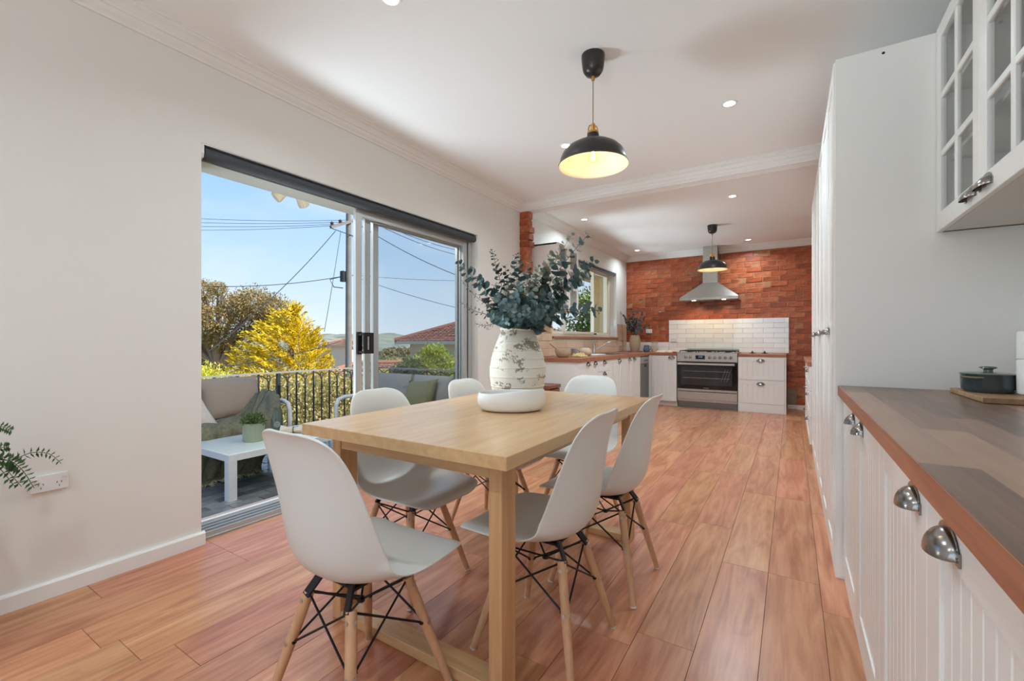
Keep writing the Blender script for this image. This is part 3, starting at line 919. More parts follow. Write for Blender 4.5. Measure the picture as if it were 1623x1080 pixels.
# benches
bt = thing('benchtop', 'L-shaped timber benchtop under the kitchen window and along to the stove', 'worktop', (0, 0, CZ + 0.001))
bx = KX + 0.02
m = MB()
m.box(XL + 0.02, bx, 4.70, 6.28, 0, BT); m.box(XL + 0.02, -2.55, 6.28, 6.92, 0, BT); m.box(-2.19, bx, 6.28, 6.92, 0, BT)
m.box(XL + 0.02, bx, 6.92, YB - 0.032, 0, BT); m.box(bx, -1.628, 7.775, YB - 0.032, 0, BT)
m.build('top', 'bench', bt)
bt2 = thing('benchtop', 'short timber benchtop right of the stove', 'worktop', (-0.708, 7.775, CZ + 0.001))
MB().box(0, 0.640, 0, 0.642, 0, BT, 0.002).build('top', 'bench', bt2)

# ------------------------------------------------------------------ stove
st = thing('stove', 'wide stainless steel range cooker with black oven door against the brick wall', 'stove', (-1.620, 7.77, 0))
SW = 0.902
MB().box(0.004, SW - 0.004, 0.03, 0.62, 0.10, 0.885).build('body', 'steel', st)
MB().box(0.006, SW - 0.006, 0.035, 0.09, 0.0, 0.135, 0.002).build('kickboard', 'dw', st)
dr = MB().box(0.002, SW - 0.002, 0.0, 0.04, 0.137, 0.262, 0.003)
dr = dr.build('warming_drawer', 'steel', st)
MB().box(0.015, SW - 0.015, 0.006, 0.03, 0.262, 0.272).build('drawer_gap', 'black', dr)
MB().box(0.002, SW - 0.002, 0.0, 0.04, 0.272, 0.308, 0.003).build('trim_strip', 'steel', st)
od = MB().box(0.002, SW - 0.002, 0.0, 0.04, 0.310, 0.752, 0.004).build('oven_door', 'black_gloss', st)
M['oven_in'] = plain('oven_window', rgb(46, 50, 52), 0.08)
MB().box(0.065, SW - 0.075, -0.0012, 0.0, 0.375, 0.690).build('window', 'oven_in', od)
m = MB()
for z in (0.49, 0.60):
    m.cyl((0.10, -0.002, z), (SW - 0.11, -0.002, z), 0.002, n=6)
for x in (0.70, 0.74, 0.78): m.cyl((x - 0.03, -0.002, 0.44), (x + 0.03, -0.002, 0.64), 0.0015, n=6)
m.build('rack', 'steel', od)
m = MB()
m.box(0.012, SW - 0.035, -0.052, -0.034, 0.702, 0.734, 0.004)
m.box(0.05, 0.07, -0.036, 0.002, 0.708, 0.728); m.box(SW - 0.09, SW - 0.07, -0.036, 0.002, 0.708, 0.728)
m.build('handle', 'steel', od)
m = MB()
for k in range(9): m.box(0.41 + 0.009 * k, 0.4165 + 0.009 * k, -0.0014, 0, 0.327, 0.327 + (0.008 if k % 3 else 0.0105))
m.build('maker_mark', 'steel', od)
cp = MB().box(0.0, SW, -0.012, 0.04, 0.757, 0.900, 0.004).build('control_panel', 'steel', st)
disp = MB().box(0.290, 0.432, -0.0145, -0.0115, 0.795, 0.858, 0.001).build('display', 'black_gloss', cp)
M['digit'] = emit('display_digits', rgb(150, 190, 235), 1.2)
m = MB()
def seg7(m, x, z, w, h, segs):
    t = w * 0.22
    S = {'a': (0, w, h - t, h), 'g': (0, w, h / 2 - t / 2, h / 2 + t / 2), 'd': (0, w, 0, t), 'f': (0, t, h / 2, h), 'b': (w - t, w, h / 2, h), 'e': (0, t, 0, h / 2), 'c': (w - t, w, 0, h / 2)}
    for s in segs:
        a, b, c_, d_ = S[s]; m.box(x + a, x + b, -0.0155, -0.0145, z + c_, z + d_)
for k, s in enumerate(('bc', 'abged', 'abcdef', 'abcdef')):
    seg7(m, 0.328 + 0.016 * k + (0.006 if k > 1 else 0), 0.826, 0.010, 0.018, s)
m.build('digits', 'digit', disp)
M['knob_dark'] = plain('knob_dark', rgb(40, 40, 42), 0.35, 0.5)
for x in (0.135, 0.208, 0.500, 0.575, 0.650, 0.730, 0.808):
    kn = MB().lathe([(0.0, 0.030), (0.016, 0.030), (0.020, 0.026), (0.023, 0.004), (0.027, 0.0), (0, 0)], 16).mesh('knob', 'chrome', 40)
    o = put('knob', kn, cp, mtx=Matrix.Translation((x, -0.012, 0.828)) @ Matrix.Rotation(PI / 2, 4, 'X'))
    MB().box(-0.005, 0.005, -0.018, 0.018, 0.0305, 0.040, 0.002).build('grip', 'knob_dark', o)
ct = MB().box(0.0, SW, -0.012, 0.62, 0.9005, 0.906, 0.001).build('cooktop', 'steel', st)
for gx in (0.03, 0.32, 0.61):
    m = MB()
    for yy in (0.05, 0.54): m.box(gx, gx + 0.26, yy, yy + 0.012, 0.924, 0.936, 0.002)
    for xx in (gx, gx + 0.124, gx + 0.248): m.box(xx, xx + 0.012, 0.05, 0.552, 0.924, 0.936, 0.002)
    m.box(gx, gx + 0.26, 0.295, 0.307, 0.924, 0.936)
    for xx in (gx, gx + 0.248):
        for yy in (0.05, 0.54): m.box(xx, xx + 0.012, yy, yy + 0.012, 0.906, 0.926)
    m.build('pan_support', 'grate', st)
for bx_, by_ in ((0.16, 0.17), (0.16, 0.43), (0.45, 0.30), (0.74, 0.17), (0.74, 0.43)):
    MB().lathe([(0, 0.922), (0.030, 0.922), (0.034, 0.918), (0.034, 0.912), (0.045, 0.910), (0.045, 0.906)], 18, (bx_, by_, 0)).build('burner', 'grate', st, 40)
MB().box(0.05, SW - 0.03, 0.60, 0.62, 0.906, 0.962, 0.002).build('backguard', 'steel', st)

# ------------------------------------------------------------------ range hood
rh = thing('range_hood', 'stainless steel chimney range hood on the brick wall over the stove', 'range hood', (-1.622, YB - 0.004, 1.775))
HW, HD = 0.90, 0.49
m = MB()
m.box(0, HW, -HD, 0.0, 0.0, 0.045, 0.002)
m.build('rim', 'steel', rh)
b = MB()
B = [(0.0, -HD, 0.045), (HW, -HD, 0.045), (HW, 0, 0.045), (0, 0, 0.045)]
T = [(0.335, -0.27, 0.305), (0.565, -0.27, 0.305), (0.565, 0, 0.305), (0.335, 0, 0.305)]
for k in range(4): b.quad(B[k], B[(k + 1) % 4], T[(k + 1) % 4], T[k])
b.quad(*T)
b.build('canopy', 'steel', rh)
MB().box(0.335, 0.565, -0.27, 0, 0.305, 0.72).build('lower_flue', 'steel', rh)
MB().box(0.340, 0.560, -0.265, 0, 0.72, ZC - 1.775 - 0.001).build('upper_flue', 'steel', rh)
m = MB()
for k in range(3): m.box(0.10 + 0.24 * k, 0.32 + 0.24 * k, -0.38, -0.10, -0.006, 0.001)
m.build('filter', 'alu_dark', rh)
M['warm_lens'] = emit('warm_lens', rgb(255, 226, 180), 14)
M['down_lens'] = emit('downlight_lens', rgb(255, 250, 242), 12)
for x in (0.22, 0.68):
    hl = MB().lathe([(0, -0.004), (0.028, -0.004), (0.032, 0.0)], 16, (x, -0.42, 0)).build('light', 'warm_lens', rh, 40)
    lamp('hood_lamp', 'SPOT', (-1.622 + x, YB - 0.424, 1.762), 9.0, (1.0, 0.78, 0.50), (0.5, 0, 0), spot_size=1.9, spot_blend=0.6, shadow_soft_size=0.02)

# ------------------------------------------------------------------ kitchen wall cabinet at the near end of the window bench
kc = thing('wall_cabinet', 'white wall cabinet with lattice glass doors left of the kitchen window', 'cabinet', (-2.33, 4.69, 1.45), PI / 2)
KW, KH = 0.60, 0.80
m = MB()
m.box(0, 0.018, 0, 0.352, 0, KH); m.box(KW - 0.018, KW, 0, 0.352, 0, KH)
m.box(0, KW, 0, 0.352, 0, 0.018); m.box(0, KW, 0, 0.352, KH - 0.018, KH); m.box(0, KW, 0.34, 0.352, 0, KH)
m.build('body', 'cabinet', kc)
MB().box(0.019, KW - 0.019, 0.02, 0.339, 0.39, 0.406).build('shelf', 'cabinet_in', kc)
for q in range(2):
    dw_ = KW / 2 - 0.002
    m = MB(); s = 0.05
    m.box(0, s, 0, 0.019, 0, KH, 0.0015); m.box(dw_ - s, dw_, 0, 0.019, 0, KH, 0.0015)
    m.box(s - 0.001, dw_ - s + 0.001, 0, 0.019, 0, s, 0.0015); m.box(s - 0.001, dw_ - s + 0.001, 0, 0.019, KH - s, KH, 0.0015)
    d = m.build('door', 'cabinet', kc, loc=(0.001 + (KW / 2) * q, -0.0195, 0))
    gm = MB()
    for k in (1, 2):
        z = s + (KH - 2 * s) * k / 3
        gm.box(s - 0.002, dw_ - s + 0.002, 0.002, 0.015, z - 0.011, z + 0.011, 0.002)
    gm.build('glazing_bar', 'cabinet', d)
    MB().box(s - 0.004, dw_ - s + 0.004, 0.0085, 0.0115, s - 0.004, KH - s + 0.004).build('pane', 'glass', d)
    put('handle', cup_mesh(), d, ((dw_ - 0.075) if q == 0 else 0.075, 0, 0.02))
# ------------------------------------------------------------------ dining table
TX0, TX1, TY0, TY1, TH = -1.622, -0.672, 1.043, 2.560, 0.776
tb = thing('dining_table', 'light oak dining table with sled legs in the middle of the room', 'table', ((TX0 + TX1) / 2, (TY0 + TY1) / 2, 0))
hx, hy = (TX1 - TX0) / 2, (TY1 - TY0) / 2
MB().box(-hx, hx, -hy, hy, TH - 0.042, TH, 0.002).build('tabletop', 'oak_y', tb)
LX, LY, IX, IY = 0.048, 0.082, 0.072, 0.085
for sx_ in (-1, 1):
    for sy_ in (-1, 1):
        x0 = sx_ * (hx - IX) - (LX if sx_ > 0 else 0); y0 = sy_ * (hy - IY) - (LY if sy_ > 0 else 0)
        MB().box(x0, x0 + LX, y0, y0 + LY, 0.0, TH - 0.0425, 0.002).build('leg', 'oak_z', tb)
for sy_ in (-1, 1):
    y0 = sy_ * (hy - IY - 0.004) - (0.03 if sy_ > 0 else 0)
    MB().box(-hx + IX + LX + 0.0005, hx - IX - LX - 0.0005, y0, y0 + 0.03, TH - 0.102, TH - 0.0425, 0.002).build('rail', 'oak', tb)
    y0 = sy_ * (hy - IY) - (LY if sy_ > 0 else 0)
    MB().box(-hx + IX + LX + 0.0005, hx - IX - LX - 0.0005, y0 + 0.001, y0 + LY - 0.001, 0.0, 0.036, 0.002).build('floor_runner', 'oak', tb)
for sx_ in (-1, 1):
    x0 = sx_ * (hx - IX - 0.008) - (0.025 if sx_ > 0 else 0)
    MB().box(x0, x0 + 0.025, -hy + IY + LY + 0.0005, hy - IY - LY - 0.0005, TH - 0.095, TH - 0.0425, 0.002).build('apron', 'oak_y', tb)

# ------------------------------------------------------------------ moulded chairs
# local frame: origin on the floor between the feet, the sitter looks to +y
PROF = [  # y, z, half width, edge rise
    (0.258, 0.398, 0.120, 0.000), (0.262, 0.412, 0.165, 0.003), (0.250, 0.426, 0.198, 0.006), (0.223, 0.434, 0.218, 0.009), (0.165, 0.434, 0.230, 0.014), (0.090, 0.426, 0.234, 0.022), (0.015, 0.415, 0.234, 0.035), (-0.050, 0.410, 0.232, 0.054), (-0.102, 0.417, 0.229, 0.073), (-0.142, 0.438, 0.225, 0.088), (-0.168, 0.474, 0.221, 0.094), (-0.182, 0.524, 0.218, 0.088), (-0.190, 0.590, 0.213, 0.074), (-0.196, 0.660, 0.206, 0.056), (-0.204, 0.730, 0.195, 0.040), (-0.214, 0.785, 0.180, 0.028), (-0.224, 0.822, 0.162, 0.018), (-0.233, 0.843, 0.138, 0.011), (-0.241, 0.856, 0.104, 0.006), (-0.246, 0.862, 0.066, 0.002)]
m = MB()
NU = 20
rows = []
for i, (y, z, hw, c) in enumerate(PROF):
    a = PROF[max(i - 1, 0)]; b = PROF[min(i + 1, len(PROF) - 1)]
    ty, tz = b[0] - a[0], b[1] - a[1]
    l = math.hypot(ty, tz); ty, tz = ty / l, tz / l
    ny, nz_ = tz, -ty            # towards the sitter
    row = []
    for k in range(NU + 1):
        s = -1 + 2 * k / NU
        e = abs(s) ** 2.3
        rim = 0.004 * max(0, (abs(s) - 0.9) / 0.1)
        row.append(m.bm.verts.new((s * hw, y + ny * (c * e - rim), z + nz_ * (c * e - rim))))
    rows.append(row)
for A, B in zip(rows[:-1], rows[1:]):
    for k in range(NU):
        m.bm.faces.new((A[k], A[k + 1], B[k + 1], B[k]))
shell = m.mesh('shell', 'shell', 180)
LEGS = [(sx_, sy_) for sx_ in (-1, 1) for sy_ in (-1, 1)]
TOP = lambda s: Vector((0.088 * s[0], 0.100 * s[1] - 0.005, 0.378))
BOT = lambda s: Vector((0.191 * s[0], 0.191 * s[1], 0.0))
def onleg(s, z):
    a, b = TOP(s), BOT(s)
    return a + (b - a) * ((a.z - z) / (a.z - b.z))
def make_chair(label):
    c = thing('dining_chair', label, 'chair', group='moulded dining chairs around the table')
    so_ = put('shell', shell, c)
    sm = so_.modifiers.new('thick', 'SOLIDIFY'); sm.thickness = 0.0075; sm.offset = -1
    ss = so_.modifiers.new('smooth', 'SUBSURF'); ss.levels = 1; ss.render_levels = 2
    for s in LEGS:
        g = MB().tube([onleg(s, z) for z in (0.352, 0.28, 0.16, 0.05, 0.006)], [0.0155, 0.0160, 0.0152, 0.0125, 0.0118], 14).build('leg', 'beech', c, 40)
        MB().tube([onleg(s, 0.007), onleg(s, 0.0)], 0.0122, 12).build('glide', 'foot', g)
        out = (Vector((s[0], 0, 0.25))).normalized()
        outy = Vector((0, s[1], 0.25)).normalized()
        for z in (0.325, 0.20):
            for o_ in (out, outy):
                p = onleg(s, z) + o_ * 0.0145
                MB().cyl(p, p + o_ * 0.003, 0.0058, n=10).build('screw', 'screw', g)
    m = MB()
    for s in LEGS:
        p = onleg(s, 0.345); q = TOP(s) + Vector((-0.020 * s[0], -0.018 * s[1], 0.026))
        m.beam(p + Vector((-0.004 * s[0], 0.012 * s[1], 0)), q, 0.024, 0.008, (0, s[1], 0))
    m.box(-0.085, 0.085, -0.09, 0.08, 0.392, 0.400)
    m.build('bracket', 'black', c)
    m = MB()
    for (a, b) in (((-1, -1), (1, -1)), ((-1, 1), (1, 1)), ((-1, -1), (-1, 1)), ((1, -1), (1, 1))):
        ins = 0.010
        for p, q in ((a, b), (b, a)):
            u = onleg(p, 0.348); v = onleg(q, 0.198)
            d = (v - u).normalized()
            m.tube([u + d * ins, v - d * ins], 0.0036, 6)
            m.tube([v - d * 0.022, v - d * 0.004], 0.008, 6)
    cpt = Vector((0, 0, 0.300))
    for p in LEGS:
        m.tube([onleg(p, 0.352), cpt], 0.0036, 6)
    m.lathe([(0, 0.308), (0.012, 0.305), (0.012, 0.295), (0, 0.292)], 10)
    m.build('wire_brace', 'black', c)
    return c
def dupm(root, loc, rz, label):
    return dup(root, loc, rz, label)
ch = make_chair('white moulded chair in the foreground at the near end of the table')
ch.location = (-1.128, 0.922, 0); ch.rotation_euler = (0, 0, 0.0)
dupm(ch, (-1.508, 1.512, 0), -PI / 2, 'white moulded chair nearest the open sliding door, on the far side of the table')
dupm(ch, (-1.500, 2.190, 0), -PI / 2, 'white moulded chair behind the bowl, farther along the door side of the table')
dupm(ch, (-1.150, 2.640, 0), PI, 'white moulded chair at the kitchen end of the table')
dupm(ch, (-0.772, 1.467, 0), PI / 2, 'white moulded chair on the kitchen-cabinet side, beside the near table leg')
dupm(ch, (-0.742, 2.010, 0), PI / 2, 'white moulded chair on the kitchen-cabinet side, beside the far table leg')

# ------------------------------------------------------------------ textured vase, bowl
def vase_mat():
    m, t, b = newmat('whitewashed_terracotta')
    c = t.nodes.new('ShaderNodeTexCoord')
    mpn = t.nodes.new('ShaderNodeMapping'); mpn.inputs['Scale'].default_value = (1, 1, 1.7)
    L(t, c.outputs['Object'], mpn.inputs[0])
    n1 = t.nodes.new('ShaderNodeTexNoise'); n1.inputs['Scale'].default_value = 11; n1.inputs['Detail'].default_value = 2
    n2 = t.nodes.new('ShaderNodeTexNoise'); n2.inputs['Scale'].default_value = 90; n2.inputs['Detail'].default_value = 3
    L(t, mpn.outputs[0], n1.inputs[0]); L(t, c.outputs['Object'], n2.inputs[0])
    a = t.nodes.new('ShaderNodeMath'); a.operation = 'MULTIPLY_ADD'; a.inputs[1].default_value = 1.0
    L(t, n1.outputs[0], a.inputs[0]); 
    s = t.nodes.new('ShaderNodeMath'); s.operation = 'MULTIPLY'; s.inputs[1].default_value = 0.62
    L(t, n2.outputs[0], s.inputs[0]); L(t, s.outputs[0], a.inputs[2])
    r = t.nodes.new('ShaderNodeValToRGB')
    r.color_ramp.elements[0].position = 0.865; r.color_ramp.elements[0].color = rgb(222, 215, 202)
    r.color_ramp.elements[1].position = 0.93; r.color_ramp.elements[1].color = rgb(146, 134, 117)
    L(t, a.outputs[0], r.inputs[0]); L(t, r.outputs[0], b.inputs['Base Color'])
    b.inputs['Roughness'].default_value = 0.85
    bp = t.nodes.new('ShaderNodeBump'); bp.inputs['Strength'].default_value = 0.35; bp.inputs['Distance'].default_value = 0.004; bp.invert = True
    L(t, a.outputs[0], bp.inputs['Height']); L(t, bp.outputs[0], b.inputs['Normal'])
    return m
M['vase'] = vase_mat()
VX, VY, VS = -1.240, 2.036, 0.90
va = thing('vase', 'large whitewashed ribbed vase on the dining table behind the white bowl', 'vase', (VX, VY, TH))
prof = [(0, 0), (0.124, 0), (0.130, 0.006)]
body = [(0.130, 0.006), (0.146, 0.05), (0.158, 0.10), (0.165, 0.15), (0.164, 0.20), (0.158, 0.24), (0.148, 0.285), (0.134, 0.33), (0.118, 0.37), (0.102, 0.405), (0.094, 0.418)]
ribs = [0.045, 0.095, 0.152, 0.205, 0.255, 0.300, 0.350]
def rad(z):
    for (r0, z0), (r1, z1) in zip(body[:-1], body[1:]):
        if z0 <= z <= z1: return r0 + (r1 - r0) * (z - z0) / (z1 - z0)
    return body[-1][0]
zs = sorted(set([z for _, z in body] + [z + d for z in ribs for d in (-0.008, -0.003, 0.0, 0.003, 0.008)] + [0.006 + 0.0103 * k for k in range(40)]))
for z in zs:
    if z < 0.006 or z > 0.418: continue
    bump = sum(0.0035 * math.exp(-((z - r) / 0.003) ** 2) - 0.0012 * math.exp(-((z - r + 0.006) / 0.004) ** 2) for r in ribs)
    prof.append((rad(z) + bump, z))
prof += [(0.098, 0.421), (0.104, 0.426), (0.104, 0.436), (0.098, 0.440), (0.088, 0.437), (0.084, 0.41), (0.12, 0.32), (0.13, 0.2), (0.11, 0.05), (0, 0.03)]
m = MB().lathe([(r * VS, z * VS) for r, z in prof], 56)
for v in m.bm.verts:
    q = noise.noise(v.co * 14) * 0.0022
    d = Vector((v.co.x, v.co.y, 0))
    if d.length > 0.05: v.co += d.normalized() * q
m.build('body', 'vase', va, 60)

M['bowl'] = plain('bowl_ceramic', rgb(232, 231, 228), 0.42)
bo = thing('bowl', 'white ceramic bowl with a wavy rim in front of the vase on the table', 'bowl', (-1.110, 1.768, TH), YAW)
def bowl_pt(u, s, inner=False):
    a = 2 * PI * u
    wave = max(0.0, math.cos(a + 0.75)) ** 1.4                # the rim lifts toward the kitchen-cabinet side
    top = 0.094 + 0.024 * wave
    if not inner:
        rr = [0.0, 0.78, 0.88, 0.97, 1.0, 0.985, 0.95][s]; z = [0, 0, 0.006, 0.03, 0.055, 0.078, top][s]
        if s == 5: z = 0.5 * (0.055 + top)
    else:
        rr = [0.915, 0.93, 0.90, 0.75, 0.0][s]; z = [top - 0.002, 0.07, 0.03, 0.012, 0.010][s]
    return Vector((0.161 * rr * math.cos(a), 0.122 * rr * math.sin(a), z * 0.9))
m = MB()
NB = 56
rings = []
for s in range(1, 7): rings.append([m.bm.verts.new(bowl_pt(k / NB, s)) for k in range(NB)])
for s in range(0, 4): rings.append([m.bm.verts.new(bowl_pt(k / NB, s, True)) for k in range(NB)])
for A, B in zip(rings[:-1], rings[1:]):
    for k in range(NB): m.bm.faces.new((A[k], A[(k + 1) % NB], B[(k + 1) % NB], B[k]))
m.bm.faces.new(rings[0][::-1]); m.bm.faces.new(rings[-1])
b_ = m.build('body', 'bowl', bo, 50)
ss = b_.modifiers.new('smooth', 'SUBSURF'); ss.levels = 1; ss.render_levels = 2

# ------------------------------------------------------------------ eucalyptus stems, each with its own leaves
M['euc'] = varied('eucalyptus_leaf', rgb(52, 76, 76), [rgb(68, 92, 92), rgb(84, 110, 112), rgb(96, 108, 102)], 0.45, trans=0.12)
M['euc_dry'] = varied('eucalyptus_leaf_dry', rgb(96, 108, 96), [rgb(120, 126, 110), rgb(140, 134, 114)], 0.5, trans=0.12)
M['euc_dark'] = varied('eucalyptus_leaf_dark', rgb(40, 58, 58), [rgb(58, 74, 72)], 0.5)
M['twig'] = plain('eucalyptus_twig', rgb(104, 92, 76), 0.7)
def round_leaf(mat, ln, wd, curl, fold):
    m = MB()
    pts = [(0, 0), (0.22, 0.42), (0.50, 0.50), (0.78, 0.40), (1.0, 0.0)]
    vs = []
    mid = [m.bm.verts.new((0, ln * t, curl * ln * math.sin(PI * t * 0.8))) for t in (0, 0.25, 0.52, 0.78, 1.0)]
    for sgn in (-1, 1):
        ed = [m.bm.verts.new((sgn * wd * w_, ln * t, curl * ln * math.sin(PI * t * 0.8) + fold * wd * w_)) for t, w_ in pts[1:4]]
        ch_ = [mid[0]] + ed + [mid[4]]
        m.bm.faces.new((mid[0], mid[1], ed[0])); m.bm.faces.new((mid[1], mid[2], ed[1], ed[0]))
        m.bm.faces.new((mid[2], mid[3], ed[2], ed[1])); m.bm.faces.new((mid[3], mid[4], ed[2]))
    return m.mesh('leaf', mat, 180)
leaf_sets = {k: [round_leaf(k, 0.058, 0.058, c, f) for c, f in ((0.10, 0.15), (0.22, 0.25), (-0.12, 0.1), (0.05, 0.4))] for k in ('euc', 'euc_dry', 'euc_dark')}
def stem(label, tip, mat, nleaf, big, start=0.16, sag=0.05, slim=False, group='eucalyptus stems in the large vase', origin=None, seed=0):
    rr = random.Random(seed)
    o0 = Vector((VX, VY, TH + 0.20)) if origin is None else origin
    tip = Vector(tip)
    neck = Vector((VX, VY, TH + 0.43 * VS)) + (Vector((tip.x - VX, tip.y - VY, 0)).normalized() * 0.05)
    base = Vector((VX, VY, TH + 0.12)) - (Vector((tip.x - VX, tip.y - VY, 0)).normalized() * 0.045)
    ln = (tip - neck).length
    mid1 = neck.lerp(tip, 0.35) + Vector((0, 0, sag * ln + 0.02)); mid2 = neck.lerp(tip, 0.7) + Vector((0, 0, sag * ln))
    ctrl = [base, neck, mid1, mid2, tip]
    # smooth the control polygon
    P = []
    for i in range(len(ctrl) - 1):
        p0 = ctrl[max(i - 1, 0)]; p1 = ctrl[i]; p2 = ctrl[i + 1]; p3 = ctrl[min(i + 2, len(ctrl) - 1)]
        for k in range(6):
            t = k / 6
            P.append(0.5 * ((2 * p1) + (p2 - p0) * t + (2 * p0 - 5 * p1 + 4 * p2 - p3) * t * t + (3 * p1 - p0 - 3 * p2 + p3) * t ** 3))
    P.append(tip)
    root = MB().tube([p - base for p in P], [0.0028 - 0.0018 * i / (len(P) - 1) for i in range(len(P))], 5).build('eucalyptus_stem', 'twig', None, 60, loc=base)
    tag(root, label, 'stem', group)
    up = P[6:]
    for k in range(nleaf):
        t = start + (1 - start) * (k + 0.5) / nleaf
        f = t * (len(up) - 1); i = min(int(f), len(up) - 2)
        p = up[i].lerp(up[i + 1], f - i); d = (up[i + 1] - up[i]).normalized()
        sz = big * (1.08 - 0.72 * t ** 1.6) * rr.uniform(0.85, 1.12)
        ref = d.cross(Vector((0.3, 0.2, 1))).normalized(); ot = d.cross(ref)
        ph = (k % 2) * PI / 2 + rr.uniform(-0.35, 0.35) + (k // 2) * 0.5
        for sgn in (1, -1):
            side = (ref * math.cos(ph) + ot * math.sin(ph)) * sgn
            ydir = (side * rr.uniform(0.8, 1.0) + d * rr.uniform(0.25, 0.7)).normalized()
            xdir = (d.cross(ydir)).normalized()
            zdir = xdir.cross(ydir)
            tw = Matrix.Rotation(rr.uniform(-0.6, 0.6), 4, 'Y')
            w_ = sz * (0.45 if slim else 1.0)
            mt = Matrix.Translation(p - base + ydir * 0.003) @ Matrix(((xdir.x, ydir.x, zdir.x, 0), (xdir.y, ydir.y, zdir.y, 0), (xdir.z, ydir.z, zdir.z, 0), (0, 0, 0, 1))) @ tw @ Matrix.Diagonal((w_, sz, sz, 1))
            put('leaf', leaf_sets[mat][rr.randrange(4)], root, mtx=mt)
    return root
e1 = 'eucalyptus stems in the large vase'
S = [  # label, tip pixel, depth, material, leaf pairs, leaf size, slim
    ('eucalyptus stem leaning far left across the sliding door frame', (726, 416), 2.60, 'euc', 20, 1.2, False),
    ('tall thin eucalyptus stem rising upright left of the brick stub', (779, 396), 2.72, 'euc_dark', 22, 0.66, False),
    ('forked-looking thin eucalyptus sprig just right of the tall thin one', (800, 420), 2.78, 'euc_dark', 14, 0.72, False),
    ('eucalyptus stem rising in front of the brick stub', (819, 403), 2.58, 'euc', 22, 1.05, False),
    ('short eucalyptus stem with pale leaves over the lower end of the brick stub', (838, 416), 2.72, 'euc', 12, 0.95, False),
    ('greyish eucalyptus stem standing before the grey wall cabinet end', (854, 422), 2.75, 'euc_dry', 14, 0.8, False),
    ('grey-green bushy eucalyptus stem before the glass doors of the wall cabinet', (876, 402), 2.62, 'euc_dry', 20, 1.2, False),
    ('tallest eucalyptus stem, its sparse tip crossing the kitchen cornice', (909, 368), 2.70, 'euc_dry', 21, 0.82, False),
    ('second tallest eucalyptus stem, its tip right of the tallest one', (933, 371), 2.62, 'euc', 18, 1.1, False),
    ('blue eucalyptus stem ending over the kitchen window blind', (943, 412), 2.60, 'euc', 19, 1.25, False),
    ('blue eucalyptus stem reaching right across the upper kitchen window', (935, 434), 2.56, 'euc', 17, 1.3, False),
    ('small bluish eucalyptus sprig over the left edge of the kitchen window', (902, 474), 2.60, 'euc', 12, 0.8, False),
    ('low eucalyptus stem stretching farthest right across the kitchen window', (950, 492), 2.48, 'euc', 17, 1.5, False),
    ('thin bare-looking twig with narrow dark leaves pointing left at mid height', (727, 477), 2.62, 'euc_dark', 9, 0.55, True),
    ('thin dark twig drooping left beside the light switch', (753, 513), 2.60, 'euc_dark', 9, 0.45, True),
    ('thin twig with tiny dark leaves crossing the door frame above the other twig', (730, 443), 2.76, 'euc_dark', 9, 0.42, True)]
for i, (lb, (px_, py_), t_, mt_, n_, bg_, sl_) in enumerate(S):
    stem(lb, at(px_, py_, t_ * VS), mt_, n_, bg_ * VS, 0.30 if sl_ else 0.02, -0.02 if sl_ else 0.06, sl_, e1, None, 40 + i)
core = [(786, 470, 2.45), (800, 486, 2.35), (815, 470, 2.40), (830, 462, 2.50), (845, 470, 2.38), (858, 452, 2.60), (868, 466, 2.46), (880, 478, 2.44), (872, 500, 2.36), (792, 504, 2.36), (806, 448, 2.62), (834, 492, 2.30), (856, 498, 2.30), (776, 486, 2.60), (893, 460, 2.60), (818, 500, 2.30), (846, 484, 2.62), (782, 452, 2.62), (822, 446, 2.45), (850, 440, 2.50), (866, 436, 2.66), (888, 444, 2.52), (800, 462, 2.66), (836, 474, 2.66), (778, 500, 2.45), (896, 486, 2.40), (882, 500, 2.42), (864, 486, 2.32), (812, 484, 2.28)]
for i, (px_, py_, t_) in enumerate(core):
    stem('short leafy eucalyptus stem in the dense middle of the bunch in the large vase', at(px_, py_, t_ * VS), 'euc_dry' if i in (3, 5, 10, 19, 21) else 'euc', 10, 1.12 * VS, 0.0, 0.05, False, 'short eucalyptus stems in the middle of the bunch', None, 90 + i)

